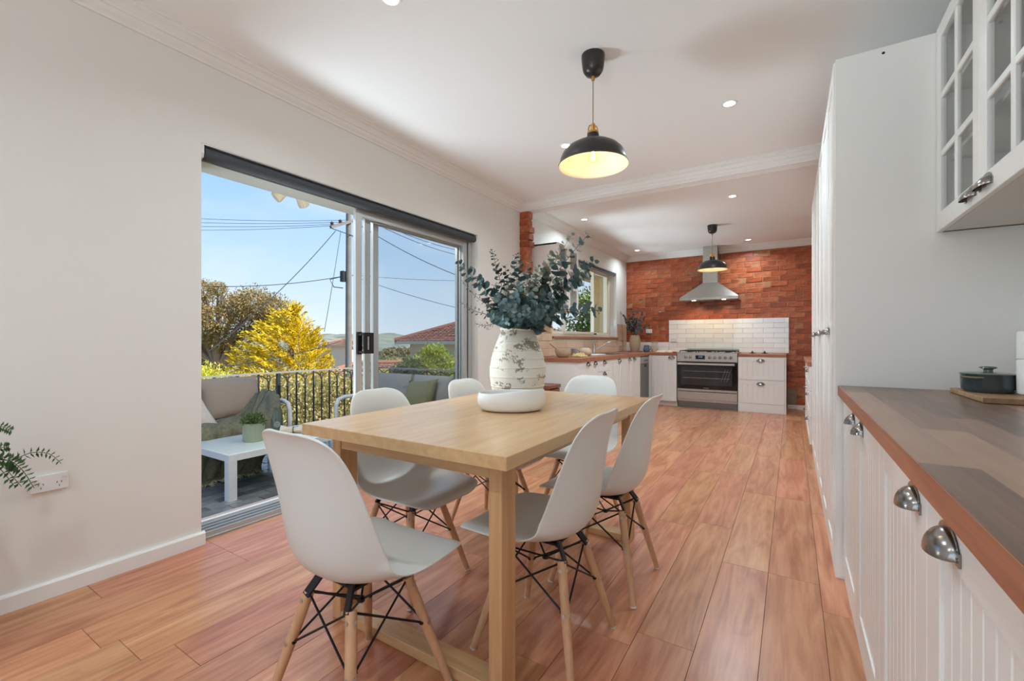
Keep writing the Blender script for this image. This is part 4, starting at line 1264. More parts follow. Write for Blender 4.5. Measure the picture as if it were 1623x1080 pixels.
# ------------------------------------------------------------------ pendant lamps
M['shade_out'] = plain('pendant_black', rgb(40, 36, 33), 0.32)
M['shade_in'] = plain('pendant_cream_inside', rgb(236, 222, 200), 0.5)
M['brass'] = plain('brass', rgb(206, 160, 84), 0.28, 1.0)
M['cordm'] = plain('textile_cord', rgb(150, 138, 112), 0.8)
M['bulb_glass'] = glass_mat('bulb_glass', (1.0, 0.93, 0.80, 1))
M['filament'] = emit('filament', rgb(255, 206, 120), 60)
def make_pendant(label, loc):
    p = thing('pendant_lamp', label, 'pendant lamp', loc, 0, 'black pendant lamps')
    MB().lathe([(0, 0), (0.064, 0), (0.065, -0.012), (0.061, -0.058), (0.055, -0.088), (0.041, -0.108), (0.014, -0.118), (0, -0.119)], 28).build('canopy', 'shade_out', p, 40)
    MB().cyl((0, 0, -0.116), (0, 0, -0.140), 0.010, n=14).build('cord_grip', 'brass', p, 40)
    MB().cyl((0, 0, -0.138), (0, 0, -0.395), 0.0032, n=8).build('cord', 'cordm', p, 40)
    m = MB()
    m.cyl((0, 0, -0.385), (0, 0, -0.43), 0.011, n=14)
    for k in range(4):
        a = PI / 4 + k * PI / 2
        q = Vector((math.cos(a), math.sin(a), 0))
        m.tube([q * 0.008 + Vector((0, 0, -0.393)), q * 0.022 + Vector((0, 0, -0.397)), q * 0.027 + Vector((0, 0, -0.412)), q * 0.027 + Vector((0, 0, -0.445))], 0.0035, 6)
    m.lathe([(0, -0.428), (0.03, -0.428), (0.033, -0.434), (0.033, -0.440), (0, -0.440)], 20)
    m.build('bracket', 'brass', p, 40)
    MB().lathe([(0, -0.438), (0.030, -0.438), (0.034, -0.452), (0.036, -0.478), (0.040, -0.482), (0, -0.482)], 24).build('socket_cup', 'shade_out', p, 40)
    out = [(0.030, -0.478), (0.040, -0.482), (0.072, -0.488), (0.108, -0.500), (0.142, -0.520), (0.166, -0.545), (0.180, -0.572), (0.187, -0.600), (0.190, -0.612), (0.1945, -0.616), (0.1945, -0.620)]
    sh = MB().lathe(out, 56).build('shade', 'shade_out', p, 40)
    inn = [(r - 0.0035, z - 0.0028) for r, z in out[:-2]] + [(0.1935, -0.6205)]
    MB().lathe(inn, 56).build('shade_lining', 'shade_in', sh, 40)
    MB().cyl((0, 0, -0.482), (0, 0, -0.512), 0.013, n=14).build('lamp_holder', 'brass', p, 40)
    bl = MB().lathe([(0.010, -0.508), (0.014, -0.520), (0.028, -0.552), (0.031, -0.572), (0.026, -0.592), (0.012, -0.603), (0, -0.605)], 20).build('bulb', 'bulb_glass', p, 60)
    m = MB()
    for k in range(4):
        a = k * PI / 2
        m.cyl((0.006 * math.cos(a), 0.006 * math.sin(a), -0.530), (0.010 * math.cos(a), 0.010 * math.sin(a), -0.585), 0.0016, n=6)
    m.build('filament', 'filament', bl)
    lamp('pendant_bulb_light', 'POINT', (loc[0], loc[1], loc[2] - 0.568), 1.5, (1.0, 0.84, 0.60), shadow_soft_size=0.012)
    return p
make_pendant('black pendant lamp hanging over the dining table', (-0.945, 2.365, ZC))
make_pendant('black pendant lamp hanging in the kitchen before the range hood', (-0.935, 6.73, ZC))

# ------------------------------------------------------------------ recessed downlights
DL = [(-0.357, 3.331, 'lit recessed downlight right of the dining pendant, before the beam'),
      (-1.571, 3.342, 'lit recessed downlight half hidden behind the dining pendant shade'),
      (-0.557, 5.488, 'lit recessed downlight in the kitchen ceiling just beyond the beam, on the right'),
      (-2.323, 5.507, 'lit recessed downlight in the kitchen ceiling above the window bench'),
      (-2.323, 7.892, 'lit recessed downlight in the kitchen ceiling corner above the corner vase'),
      (-0.585, 7.988, 'lit recessed downlight in front of the brick wall, right of the hood'),
      (-1.591, 1.470, 'lit recessed downlight cut by the top edge of the frame')]
for x, y, lb in DL:
    d = thing('downlight', lb, 'downlight', (x, y, ZC), 0, 'recessed downlights')
    MB().lathe([(0.036, -0.004), (0.048, -0.005), (0.052, -0.001), (0.036, 0.0)], 24).build('ring', 'ceiling', d, 40)
    MB().lathe([(0.036, -0.0022), (0, -0.0022)], 24).build('lens', 'down_lens', d)
    lamp('downlight_lamp', 'AREA', (x, y, ZC - 0.008), 9.5 if y < 4 else (6.5 if x < -2 else (26.0 if y < 7 else 12.0)), (0.76, 0.905, 1.0), shape='DISK', size=0.08, spread=2.6)
for x, y in ((-0.4, -0.6), (-1.6, -0.6)):
    lamp('downlight_lamp', 'AREA', (x, y, ZC - 0.008), 9.5, (0.76, 0.905, 1.0), shape='DISK', size=0.08, spread=2.6)
# ------------------------------------------------------------------ on the foreground worktop
M['board'] = wood('chopping_board', rgb(150, 116, 84), rgb(186, 150, 112), 0.5, (3, 16, 16), 2.0, 0.03, 0.02)
M['board_end'] = wood('chopping_board_end', rgb(104, 78, 56), rgb(150, 116, 84), 0.6, (16, 16, 3), 2.0, 0.03, 0.02)
cb = thing('chopping_board', 'wooden chopping board under the green casserole on the worktop', 'chopping board', (0.690, 2.255, TOPZ), 0.0)
MB().box(-0.155, 0.155, -0.185, 0.185, 0.001, 0.019, 0.002).build('board', 'board', cb)
MB().box(-0.158, 0.158, -0.190, -0.186, 0.0015, 0.0185, 0.001).build('end_band', 'board_end', cb)
M['enamel'] = varied('green_enamel', rgb(50, 64, 68), rgb(54, 68, 72), 0.07, nscale=9, nstr=0.3, coat=0.6)
M['enamel_lid'] = plain('green_enamel_lid', rgb(84, 96, 82), 0.16, noise_amt=0.15, scale=10, coat=0.5)
M['enamel_handle'] = plain('casserole_handle', rgb(126, 118, 92), 0.2, 0.4)
po = thing('casserole', 'dark green enamel casserole with its lid on, standing on the chopping board', 'pot', (0.606, 2.300, TOPZ + 0.0195), 0.75)
K = 0.56
def sc_(P, kz=0.98): return [(r * K, z * kz) for r, z in P]
MB().lathe(sc_([(0, 0), (0.112, 0), (0.124, 0.006), (0.130, 0.020), (0.132, 0.062), (0.134, 0.066), (0.126, 0.066), (0.122, 0.02), (0, 0.012)]), 40).build('body', 'enamel', po, 40)
ld = MB().lathe(sc_([(0.136, 0.0665), (0.137, 0.069), (0.130, 0.071), (0.080, 0.074), (0.030, 0.076), (0, 0.0765)]), 40).build('lid', 'enamel_lid', po, 40)
MB().lathe(sc_([(0, 0.075), (0.024, 0.075), (0.022, 0.083), (0.028, 0.086), (0.042, 0.089), (0.042, 0.092), (0.034, 0.095), (0, 0.096)]), 24).build('knob', 'enamel_lid', ld, 40)
for sgn in (-1, 1):
    m = MB().tube([(sgn * 0.070, -0.030, 0.054), (sgn * 0.083, -0.027, 0.055), (sgn * 0.087, 0, 0.055), (sgn * 0.083, 0.027, 0.055), (sgn * 0.070, 0.030, 0.054)], 0.0042, 8)
    m.build('handle', 'enamel_handle', po, 60)
M['ceramic'] = plain('matt_ceramic', rgb(230, 229, 225), 0.55)
ca = thing('canister', 'white ceramic canister at the right edge, beside the casserole', 'canister', (0.712, 2.225, TOPZ + 0.0195))
MB().lathe([(0, 0), (0.046, 0), (0.053, 0.006), (0.055, 0.02), (0.055, 0.118), (0.052, 0.122), (0, 0.122)], 36).build('body', 'ceramic', ca, 40)
MB().lathe([(0, 0.122), (0.052, 0.1225), (0.055, 0.126), (0.055, 0.214), (0.051, 0.219), (0, 0.221)], 36).build('lid', 'ceramic', ca, 40)

# ------------------------------------------------------------------ power points and switch
M['switch'] = plain('switch_plate', rgb(228, 226, 222), 0.35)
M['slot'] = plain('socket_slot', rgb(30, 30, 30), 0.6)
def outlet(name, label, loc, rotz, w=0.115, h=0.072, sockets=2):
    o = thing(name, label, 'power outlet' if sockets else 'switch', loc, rotz)
    p = MB().box(-w / 2, w / 2, -0.010, 0, -h / 2, h / 2, 0.002).build('plate', 'switch', o)
    m = MB()
    for k in range(sockets):
        cx = -0.028 + 0.056 * k if sockets == 2 else 0
        for dx, ang in ((-0.0068, 0.45), (0.0068, -0.45)):
            m.beam((cx + dx - 0.0025 * math.sin(ang), -0.0102, -0.003 - 0.004), (cx + dx + 0.0025 * math.sin(ang), -0.0102, -0.003 + 0.004), 0.0022, 0.0010, (0, 1, 0))
        m.beam((cx, -0.0102, -0.022), (cx, -0.0102, -0.014), 0.0022, 0.0010, (0, 1, 0))
    if sockets: m.build('socket_slots', 'slot', o)
    for k in range(max(sockets, 2)):
        cx = (-0.045 + 0.090 * k) if sockets else (-0.02 + 0.04 * k)
        MB().box(cx - 0.007, cx + 0.007, -0.0145, -0.0095, 0.014 if sockets else -0.012, 0.026 if sockets else 0.012, 0.002).build('rocker', 'switch', o)
    return o
outlet('power_outlet', 'white double power outlet low on the left wall beside the fern', (XL + 0.0005, 0.571, 0.492), PI / 2)
outlet('power_outlet', 'white power outlet on the bare brick above the corner bench', (-2.262, YB - 0.008, 1.275), 0)
outlet('power_outlet', 'white power outlet on the white tiled splashback left of the stove', (-1.815, YB - 0.0285, 1.112), 0)
outlet('light_switch', 'white light switch on the wall between sliding door and kitchen, behind the eucalyptus', (XL + 0.0005, 3.833, 1.28), PI / 2, 0.072, 0.115, 0)

# ------------------------------------------------------------------ fern
M['fern'] = varied('fern_leaf', rgb(40, 70, 34), [rgb(58, 92, 44), rgb(78, 112, 58)], 0.5, trans=0.2)
M['fern_tip'] = varied('fern_leaf_pale', rgb(96, 104, 92), rgb(120, 124, 110), 0.6)
fe = thing('potted_fern', 'green fern reaching in at the left edge, in a pot on a plant stand', 'plant', (-2.42, 0.20, 0))
MB().lathe([(0, 0.30), (0.10, 0.30), (0.13, 0.48), (0.136, 0.50), (0.126, 0.50), (0.12, 0.47), (0, 0.465)], 28).build('pot', 'ceramic', fe, 40)
m = MB()
for k in range(3):
    a = k * 2 * PI / 3
    m.tube([(0.13 * math.cos(a), 0.13 * math.sin(a), 0), (0.10 * math.cos(a), 0.10 * math.sin(a), 0.292)], 0.011, 8)
m.lathe([(0, 0.285), (0.125, 0.285), (0.125, 0.2995), (0, 0.2995)], 24)
m.build('stand', 'beech', fe, 40)
lfm = {}
for nm in ('fern', 'fern_tip'):
    m = MB()
    m.quad(Vector((0, 0, 0)), Vector((0.0125, 0.015, 0.001)), Vector((0.003, 0.040, -0.002)), Vector((-0.0125, 0.017, 0.001)))
    lfm[nm] = m.mesh('leaflet', nm)
fo = Vector((-2.42, 0.20, 0))
def frond(pts, n, mat, sz=1.0):
    P = [Vector(p) - fo for p in pts]
    C = []
    for i in range(len(P) - 1):
        p0 = P[max(i - 1, 0)]; p1 = P[i]; p2 = P[i + 1]; p3 = P[min(i + 2, len(P) - 1)]
        for k in range(6):
            t = k / 6
            C.append(0.5 * ((2 * p1) + (p2 - p0) * t + (2 * p0 - 5 * p1 + 4 * p2 - p3) * t * t + (3 * p1 - p0 - 3 * p2 + p3) * t ** 3))
    C.append(P[-1])
    r = MB().tube(C, [0.0022 - 0.0012 * i / len(C) for i in range(len(C))], 5).build('frond', mat, fe)
    for k in range(n):
        t = 0.12 + 0.88 * k / n
        f = t * (len(C) - 1); i = min(int(f), len(C) - 2)
        p = C[i].lerp(C[i + 1], f - i); d = (C[i + 1] - C[i]).normalized()
        view = Vector((1, 0.25, 0.25)).normalized()
        s = d.cross(view).normalized()
        for sgn in (-1, 1):
            y = (s * sgn + d * 0.35 + view * rnd.uniform(-0.2, 0.25)).normalized(); x = d.cross(y).normalized() if sgn > 0 else y.cross(d).normalized()
            z = x.cross(y); q = sz * (1.15 - 0.55 * t) * rnd.uniform(0.9, 1.1)
            mt = Matrix.Translation(p) @ Matrix(((x.x, y.x, z.x, 0), (x.y, y.y, z.y, 0), (x.z, y.z, z.z, 0), (0, 0, 0, 1))) @ Matrix.Diagonal((q, q, q, 1))
            put('leaflet', lfm[mat], r, mtx=mt)
c0 = Vector((-2.42, 0.20, 0.47))
frond([c0, (-2.45, 0.27, 0.70), on_x(2, 728, -2.50), on_x(32, 742, -2.53), on_x(54, 774, -2.55)], 22, 'fern', 1.05)
frond([c0, (-2.47, 0.30, 0.68), on_x(12, 730, -2.58), on_x(50, 718, -2.60), on_x(78, 720, -2.62), on_x(97, 735, -2.63)], 15, 'fern', 0.75)
frond([c0, (-2.42, 0.24, 0.76), on_x(-12, 676, -2.45), on_x(19, 684, -2.48)], 18, 'fern', 0.75)
frond([c0, (-2.42, 0.24, 0.70), on_x(-10, 712, -2.45), on_x(15, 708, -2.47)], 14, 'fern', 0.8)
for k in range(9):
    a = rnd.uniform(PI * 0.7, PI * 1.9)
    q = Vector((math.cos(a), math.sin(a), 0))
    if q.x < 0: q.x *= 0.5
    frond([c0, c0 + q * 0.10 + Vector((0, 0, 0.20)), c0 + q * 0.24 + Vector((0, 0, 0.20)), c0 + q * 0.36 + Vector((0, 0, 0.06))], 16, 'fern', 0.9)

# ------------------------------------------------------------------ kitchen bench things
BZ = TOPZ
M['sinksteel'] = plain('sink_steel', rgb(176, 176, 174), 0.25, 0.95)
sk = thing('sink', 'stainless steel sink let into the timber bench below the kitchen window', 'sink', (-2.37, 6.60, BZ))
m = MB()
m.box(-0.195, 0.195, -0.335, -0.305, 0.0005, 0.004); m.box(-0.195, 0.195, 0.305, 0.335, 0.0005, 0.004)
m.box(-0.195, -0.165, -0.305, 0.305, 0.0005, 0.004); m.box(0.165, 0.195, -0.305, 0.305, 0.0005, 0.004)
m.build('rim', 'sinksteel', sk)
m = MB()
m.box(-0.166, 0.166, -0.306, 0.306, -0.040, -0.037)
m.box(-0.168, -0.164, -0.306, 0.306, -0.040, 0.001); m.box(0.164, 0.168, -0.306, 0.306, -0.040, 0.001)
m.box(-0.168, 0.168, -0.308, -0.304, -0.040, 0.001); m.box(-0.168, 0.168, 0.304, 0.308, -0.040, 0.001)
m.build('basin', 'sinksteel', sk)
fa = thing('mixer_tap', 'chrome mixer tap with a slanting spout beside the sink', 'tap', (-2.60, 6.55, BZ + 0.0005))
MB().lathe([(0, 0), (0.028, 0), (0.028, 0.004), (0.023, 0.008), (0.023, 0.150), (0.019, 0.158), (0, 0.160)], 20).build('body', 'chrome', fa, 40)
m = MB().tube([(0.0, 0.01, 0.055), (0.10, 0.06, 0.118), (0.20, 0.10, 0.182), (0.235, 0.115, 0.188)], 0.011, 10)
m.build('spout', 'chrome', fa, 50)
MB().tube([(0.0, 0, 0.158), (-0.005, -0.005, 0.175), (0.05, 0.0, 0.190)], [0.014, 0.010, 0.006], 8).build('lever', 'chrome', fa, 50)
M['stone'] = plain('beige_stoneware', rgb(206, 184, 158), 0.6, noise_amt=0.06, scale=20)
M['linen'] = plain('linen_cloth', rgb(222, 206, 182), 0.95, noise_amt=0.06, scale=60, bump=0.3, bscale=120)
M['mustard'] = plain('mustard_cloth', rgb(214, 188, 128), 0.95, noise_amt=0.06, scale=60)
M['greycup'] = plain('grey_stoneware', rgb(146, 146, 146), 0.5)
M['bluejug'] = plain('blue_grey_glaze', rgb(92, 104, 122), 0.3)
bw = thing('mixing_bowl', 'beige stoneware bowl holding a wooden spoon at the end of the window bench', 'bowl', (-2.40, 5.02, BZ))
MB().lathe([(0, 0.002), (0.05, 0), (0.075, 0.012), (0.098, 0.06), (0.103, 0.095), (0.097, 0.095), (0.090, 0.06), (0.06, 0.018), (0, 0.014)], 28).build('body', 'stone', bw, 40)
sp = thing('wooden_spoon', 'dark wooden spoon leaning out of the beige bowl', 'spoon', (-2.40, 5.02, BZ + 0.02))
MB().tube([(0.01, 0.0, 0.0), (-0.05, -0.055, 0.07), (-0.12, -0.13, 0.150)], [0.005, 0.005, 0.006], 8).build('handle', 'bench', sp, 60)
MB().lathe([(0, -0.008), (0.018, -0.004), (0.024, 0.004), (0, 0.001)], 14, (0.012, 0.004, 0.006), 1.0, 1.3).build('spoon_head', 'bench', sp, 60)
def cloth(name, label, loc, sx_, sy_, h, mat, seed, drop=None, rot=0.0):
    def fn(u, v):
        x, y = (u - 0.5) * sx_, (v - 0.5) * sy_
        n = noise.noise(Vector((x * 22, y * 22, seed))) * 0.5 + noise.noise(Vector((x * 60, y * 60, seed + 3))) * 0.2
        edge = min(u, 1 - u, v, 1 - v) * 2
        z = h * (0.35 + n) * min(1, edge * 3 + 0.15)
        return Vector((x + 0.01 * n, y, max(0.003, z)))
    m = MB().grid(fn, 20, 20)
    o = m.build(name, mat, None, 180, loc, rot)
    s = o.modifiers.new('thick', 'SOLIDIFY'); s.thickness = 0.002; s.offset = 1
    return tag(o, label, 'cloth')
cloth('tea_towel', 'crumpled mustard tea towel between the beige bowl and the round jar', (-2.27, 5.22, BZ + 0.001), 0.15, 0.20, 0.08, 'mustard', 2.0)
cu = thing('cup', 'grey stoneware cup behind the mustard tea towel', 'cup', (-2.45, 5.47, BZ))
MB().lathe([(0, 0.002), (0.036, 0), (0.042, 0.006), (0.046, 0.10), (0.042, 0.10), (0.038, 0.01), (0, 0.008)], 24).build('body', 'greycup', cu, 40)
MB().tube([(0.042, 0, 0.08), (0.07, 0, 0.075), (0.074, 0, 0.045), (0.045, 0, 0.025)], 0.005, 8).build('handle', 'greycup', cu, 60)
ja = thing('stoneware_jar', 'round beige stoneware jar on the window bench near the sink', 'jar', (-2.36, 5.62, BZ))
MB().lathe([(0, 0.001), (0.06, 0), (0.085, 0.02), (0.092, 0.05), (0.080, 0.085), (0.055, 0.105), (0.052, 0.108), (0.045, 0.105), (0.06, 0.03), (0, 0.02)], 28).build('body', 'stone', ja, 50)
ds = thing('dish_mat', 'white draining mat on the bench beside the mixer tap', 'mat', (-2.44, 6.02, BZ + 0.0005))
m = MB().box(-0.15, 0.15, -0.22, 0.22, 0, 0.006, 0.002)
for k in range(9): m.box(-0.145, 0.145, -0.205 + 0.048 * k, -0.190 + 0.048 * k, 0.006, 0.012, 0.002)
m.build('mat', 'ceramic', ds)
# corner vase and its neighbours
bdv = thing('serving_board', 'small pale round board under the corner vase', 'board', (-2.45, 8.18, BZ + 0.0005))
MB().lathe([(0, 0), (0.125, 0), (0.128, 0.004), (0.126, 0.014), (0, 0.014)], 28).build('board', 'board', bdv, 40)
kv = thing('vase', 'beige stoneware vase with a eucalyptus bunch in the kitchen corner', 'vase', (-2.45, 8.18, BZ + 0.015))
MB().lathe([(0, 0), (0.070, 0), (0.076, 0.01), (0.092, 0.08), (0.100, 0.16), (0.096, 0.22), (0.080, 0.275), (0.070, 0.288), (0.072, 0.295), (0.064, 0.295), (0.070, 0.26), (0.085, 0.16), (0.06, 0.03), (0, 0.02)], 30).build('body', 'stone', kv, 50)
def small_bunch(n, label, grp):
    base = Vector((-2.45, 8.18, BZ + 0.20))
    tips = [(983, 494), (1001, 490), (1012, 488), (1024, 500), (1030, 515), (990, 505), (993, 520), (1006, 505), (1016, 512), (1000, 515), (1021, 492), (996, 500)]
    for i in range(n):
        tx, ty = tips[i]
        tp = on_y(tx, ty, 8.10 - 0.16 * (i % 3))
        root = MB().tube([Vector((0, 0, 0)), (tp - base) * 0.35 + Vector((0, 0, 0.05)), tp - base], [0.004, 0.003, 0.0015], 5).build('eucalyptus_stem', 'twig', None, 60, base)
        tag(root, label, 'stem', grp)
        k = 26
        tt = nrs.uniform(0.35, 1.0, k)
        P = np.array([[(tp - base)[j] * t for j in range(3)] for t in tt]); P[:, 2] += 0.05 * np.sin(tt * PI)
        Dv = unit(nrs.normal(size=(k, 3)) + np.array([0, 0, 0.3])) * nrs.uniform(0.04, 0.075, (k, 1)) * (1.3 - 0.7 * tt[:, None])
        Sd = unit(np.cross(Dv, nrs.normal(size=(k, 3)))) * np.linalg.norm(Dv, axis=1, keepdims=True) * 0.42
        stuffed(put('leaves', leaf_mesh('leaves', P, Dv, Sd, 'euc_dark' if i % 2 else 'euc', 0.1), root))
small_bunch(12, 'small eucalyptus stem in the beige corner vase', 'eucalyptus stems in the corner vase')
jg = thing('jug', 'small blue-grey jug between the corner vase and the glass jar', 'jug', (-2.185, 7.98, BZ))
MB().lathe([(0, 0.001), (0.04, 0), (0.056, 0.02), (0.060, 0.055), (0.048, 0.095), (0.042, 0.115), (0.046, 0.125), (0.041, 0.125), (0.04, 0.10), (0.05, 0.04), (0, 0.012)], 24).build('body', 'bluejug', jg, 50)
MB().tube([(0.044, 0, 0.11), (0.075, 0, 0.10), (0.078, 0, 0.06), (0.056, 0, 0.04)], 0.006, 8).build('handle', 'bluejug', jg, 60)
M['jarglass'] = glass_mat('jar_glass', (0.93, 0.90, 0.86, 1))
gj = thing('glass_jar', 'clear glass jar with a pale lid behind the linen cloth', 'jar', (-2.11, 8.24, BZ))
MB().lathe([(0, 0.001), (0.055, 0), (0.060, 0.01), (0.060, 0.135), (0.052, 0.155), (0.052, 0.160)], 24).build('body', 'jarglass', gj, 50)
MB().lathe([(0, 0.004), (0.054, 0.004), (0.056, 0.06), (0, 0.07)], 20).build('contents', 'linen', gj, 50)
MB().lathe([(0.056, 0.1605), (0.058, 0.163), (0.058, 0.183), (0, 0.185)], 24).build('lid', 'stone', gj, 40)
cloth('linen_cloth', 'crumpled cream linen cloth on the bench left of the stove', (-1.86, 8.02, BZ + 0.001), 0.34, 0.20, 0.075, 'linen', 7.0, rot=0.1)
sd = thing('spice_dish', 'tiny brown dish on the bench just left of the stove', 'dish', (-1.70, 7.95, BZ))
MB().lathe([(0, 0.001), (0.025, 0), (0.042, 0.016), (0.039, 0.016), (0.02, 0.004), (0, 0.004)], 20).build('body', 'bench', sd, 50)
for k, (x, y) in enumerate(((-0.53, 8.02), (-0.36, 8.02))):
    t_ = thing('trivet', ['small black three-armed trivet on the bench nearer the stove', 'small black three-armed trivet on the bench farther from the stove'][k], 'trivet', (x, y, BZ))
    m = MB()
    for q in range(3):
        a = q * 2 * PI / 3 + 0.4
        m.beam((0, 0, 0.012), (0.05 * math.cos(a), 0.05 * math.sin(a), 0.006), 0.012, 0.010)
    m.lathe([(0, 0), (0.02, 0), (0.018, 0.02), (0.008, 0.026), (0.012, 0.036), (0, 0.044)], 12)
    m.build('frame', 'grate', t_)
# timber stool at the free end of the window bench
M['stoolw'] = wood('stool_timber', rgb(112, 64, 42), rgb(140, 84, 58), 0.4, (1.2, 12, 12), 2.0, 0.05)
sl = thing('stool', 'dark timber stool at the free end of the window bench, behind the table', 'stool', (-2.40, 4.42, 0))
MB().box(-0.19, 0.19, -0.15, 0.15, 0.575, 0.610, 0.004).build('seat', 'stoolw', sl)
for sx_ in (-1, 1):
    for sy_ in (-1, 1):
        MB().beam((sx_ * 0.16, sy_ * 0.12, 0.575), (sx_ * 0.175, sy_ * 0.135, 0), 0.035, 0.035, (0, 1, 0)).build('leg', 'stoolw', sl)
m = MB()
for sy_ in (-1, 1): m.box(-0.155, 0.155, sy_ * 0.126 - 0.01, sy_ * 0.126 + 0.01, 0.52, 0.56)
for sx_ in (-1, 1): m.box(sx_ * 0.166 - 0.01, sx_ * 0.166 + 0.01, -0.12, 0.12, 0.52, 0.56)
m.build('stretcher', 'stoolw', sl)
# ------------------------------------------------------------------ balcony
DZ0 = -0.17
bfl = structure(MB().box(-5.66, XO, -1.6, 4.78, DZ0 - 0.22, DZ0 - 0.010).build('balcony_floor', 'slate_gap'))
rest = MB(); nt_ = 0
tl_ = [MB().box(0.003, 0.227, 0.003, 0.112, -0.011, 0.0, 0.002).mesh('tile', 'slate') for _ in range(1)]
cells = []
r = 0
x = -5.64
while x < XO - 0.02:
    y = -1.58 - (0.115 if r % 2 else 0)
    while y < 4.74:
        cells.append((x, max(y, -1.59), min(0.23, 4.77 - y)))
        y += 0.23
    x += 0.115; r += 1
cells.sort(key=lambda c: (c[0] + 4.0) ** 2 + (c[1] - 2.0) ** 2)
for x, y, l in cells:
    inview = 1.0 < y < 4.7 and x > -5.6
    if nt_ < 290 and inview:
        o = put('tile', tl_[0], bfl, (x, y, DZ0 + rnd.uniform(-0.0015, 0.0015)))
        o.rotation_euler = (rnd.uniform(-0.007, 0.007), rnd.uniform(-0.005, 0.005), PI / 2)
        o.location.x += 0.115
        nt_ += 1
    else:
        rest.box(x + 0.003, x + 0.112, y + 0.003, y + l - 0.003, DZ0 - 0.011, DZ0)
stuffed(rest.build('tiling', 'slate', bfl))
structure(MB().box(-3.22, XO + 0.001, -1.6, 4.7, DZ0 - 0.005, -0.045, 0.004).build('door_step', 'concrete'))
M['soffit'] = plain('soffit_paint', rgb(206, 190, 164), 0.7)
e = MB()
e.box(-3.62, XO, -4, 10.6, 2.365, 2.43); e.box(-3.72, -3.62, -4, 10.6, 2.355, 2.50)
e.box(XR + 0.12, 4.2, -4, 1.0, 2.365, 2.43)  # unseen roof slab, added to keep the sun out of the side window
structure(e.build('eave_and_sun_block', 'soffit'))
M['rooft'] = plain('own_roof', rgb(150, 84, 62), 0.8)
structure(MB().prism([(-3.75, 2.50), (1.2, 4.4), (1.2, 4.5), (-3.75, 2.60)], 'y', -4, 10.6).build('roof', 'rooft'))
M['tan'] = plain('tan_render', rgb(196, 170, 126), 0.85, noise_amt=0.06, scale=12)
structure(MB().box(-3.30, XO + 0.001, 8.30, 8.72, -1.5, 2.36).build('wall_outer', 'tan'))

rail = thing('balcony_railing', 'wrought iron balcony railing with arched scrolls around the balcony', 'railing', (0, 0, DZ0))
RXX, RY, RT = -5.55, 4.65, 0.70 - DZ0
MB().box(RXX - 0.02, RXX + 0.02, -1.55, RY + 0.02, RT - 0.018, RT).build('top_rail', 'iron_rail', rail)
MB().box(RXX + 0.02, XO - 0.01, RY - 0.02, RY + 0.02, RT - 0.018, RT).build('top_rail', 'iron_rail', rail)
MB().box(RXX - 0.012, RXX + 0.012, -1.55, RY, 0.08, 0.10).build('bottom_rail', 'iron', rail)
MB().box(RXX, XO - 0.01, RY - 0.012, RY + 0.012, 0.08, 0.10).build('bottom_rail', 'iron', rail)
sp = 0.124
post_y = on_x(441, 640, RXX).y
tall = MB().box(-0.008, 0.008, -0.008, 0.008, 0.10, RT - 0.018).mesh('baluster', 'iron')
short = MB().box(-0.007, 0.007, -0.007, 0.007, 0.10, RT - 0.13).mesh('baluster', 'iron')
post = MB().box(-0.020, 0.020, -0.020, 0.020, 0.0, RT - 0.018).mesh('post', 'iron')
scr = MB()
def scroll(P, ax):
    # two arms rising from a short baluster to its neighbours, with a small ring under the rail
    for s in (-1, 1):
        pts = []
        for k in range(7):
            t = k / 6
            pts.append(P + ax * (s * sp * (1 - math.cos(t * PI / 2))) + Vector((0, 0, -0.13 + 0.112 * math.sin(t * PI / 2))))
        scr.tube(pts, 0.008, 5)
    pts = [P + ax * (0.020 * math.cos(a)) + Vector((0, 0, -0.042 + 0.020 * math.sin(a))) for a in [2 * PI * k / 10 for k in range(10)]]
    scr.tube(pts, 0.006, 4, closed=True)
k0 = -int((post_y + 1.5) / sp)
k = k0
while post_y + k * sp < RY - 0.05:
    y = post_y + k * sp
    if k % 12 == 0: put('post', post, rail, (RXX, y, 0))
    elif k % 2 == 0: put('baluster', tall, rail, (RXX, y, 0))
    else:
        put('baluster', short, rail, (RXX, y, 0)); scroll(Vector((RXX, y, RT - 0.018)), Vector((0, 1, 0)))
    k += 1
put('post', post, rail, (RXX, RY, 0))
k = 1
while RXX + k * sp < XO - 0.05:
    x = RXX + k * sp
    if k % 2 == 0: put('baluster', tall, rail, (x, RY, 0))
    else:
        put('baluster', short, rail, (x, RY, 0)); scroll(Vector((x, RY, RT - 0.018)), Vector((1, 0, 0)))
    k += 1
scr.build('scrollwork', 'iron', rail, 60)

# ------------------------------------------------------------------ balcony furniture
def cushion(w, d, h, puff=0.02, n=12):
    m = MB()
    def side(top):
        def fn(u, v):
            x, y = (u - 0.5) * w, (v - 0.5) * d
            e = max(abs(2 * u - 1), abs(2 * v - 1))
            k = (1 - abs(2 * u - 1) ** 6) * (1 - abs(2 * v - 1) ** 6)
            q = 0.035
            ix = x * (1 - q / w * (1 - (1 - e ** 8))); iy = y
            z = (h / 2 - 0.018 + 0.018 * min(1, k * 2.2) + puff * k * (1 - (2 * u - 1) ** 2 * 0.5 - (2 * v - 1) ** 2 * 0.5))
            return Vector((ix, iy, z if top else -z))
        return fn
    m.grid(side(True), n, n); m.grid(side(False), n, n)
    b = m.bm
    bmesh.ops.remove_doubles(b, verts=b.verts, dist=1e-5)
    # close the gap between the two faces along the border
    edges = [e for e in b.edges if e.is_boundary]
    bmesh.ops.bridge_loops(b, edges=edges)
    return m
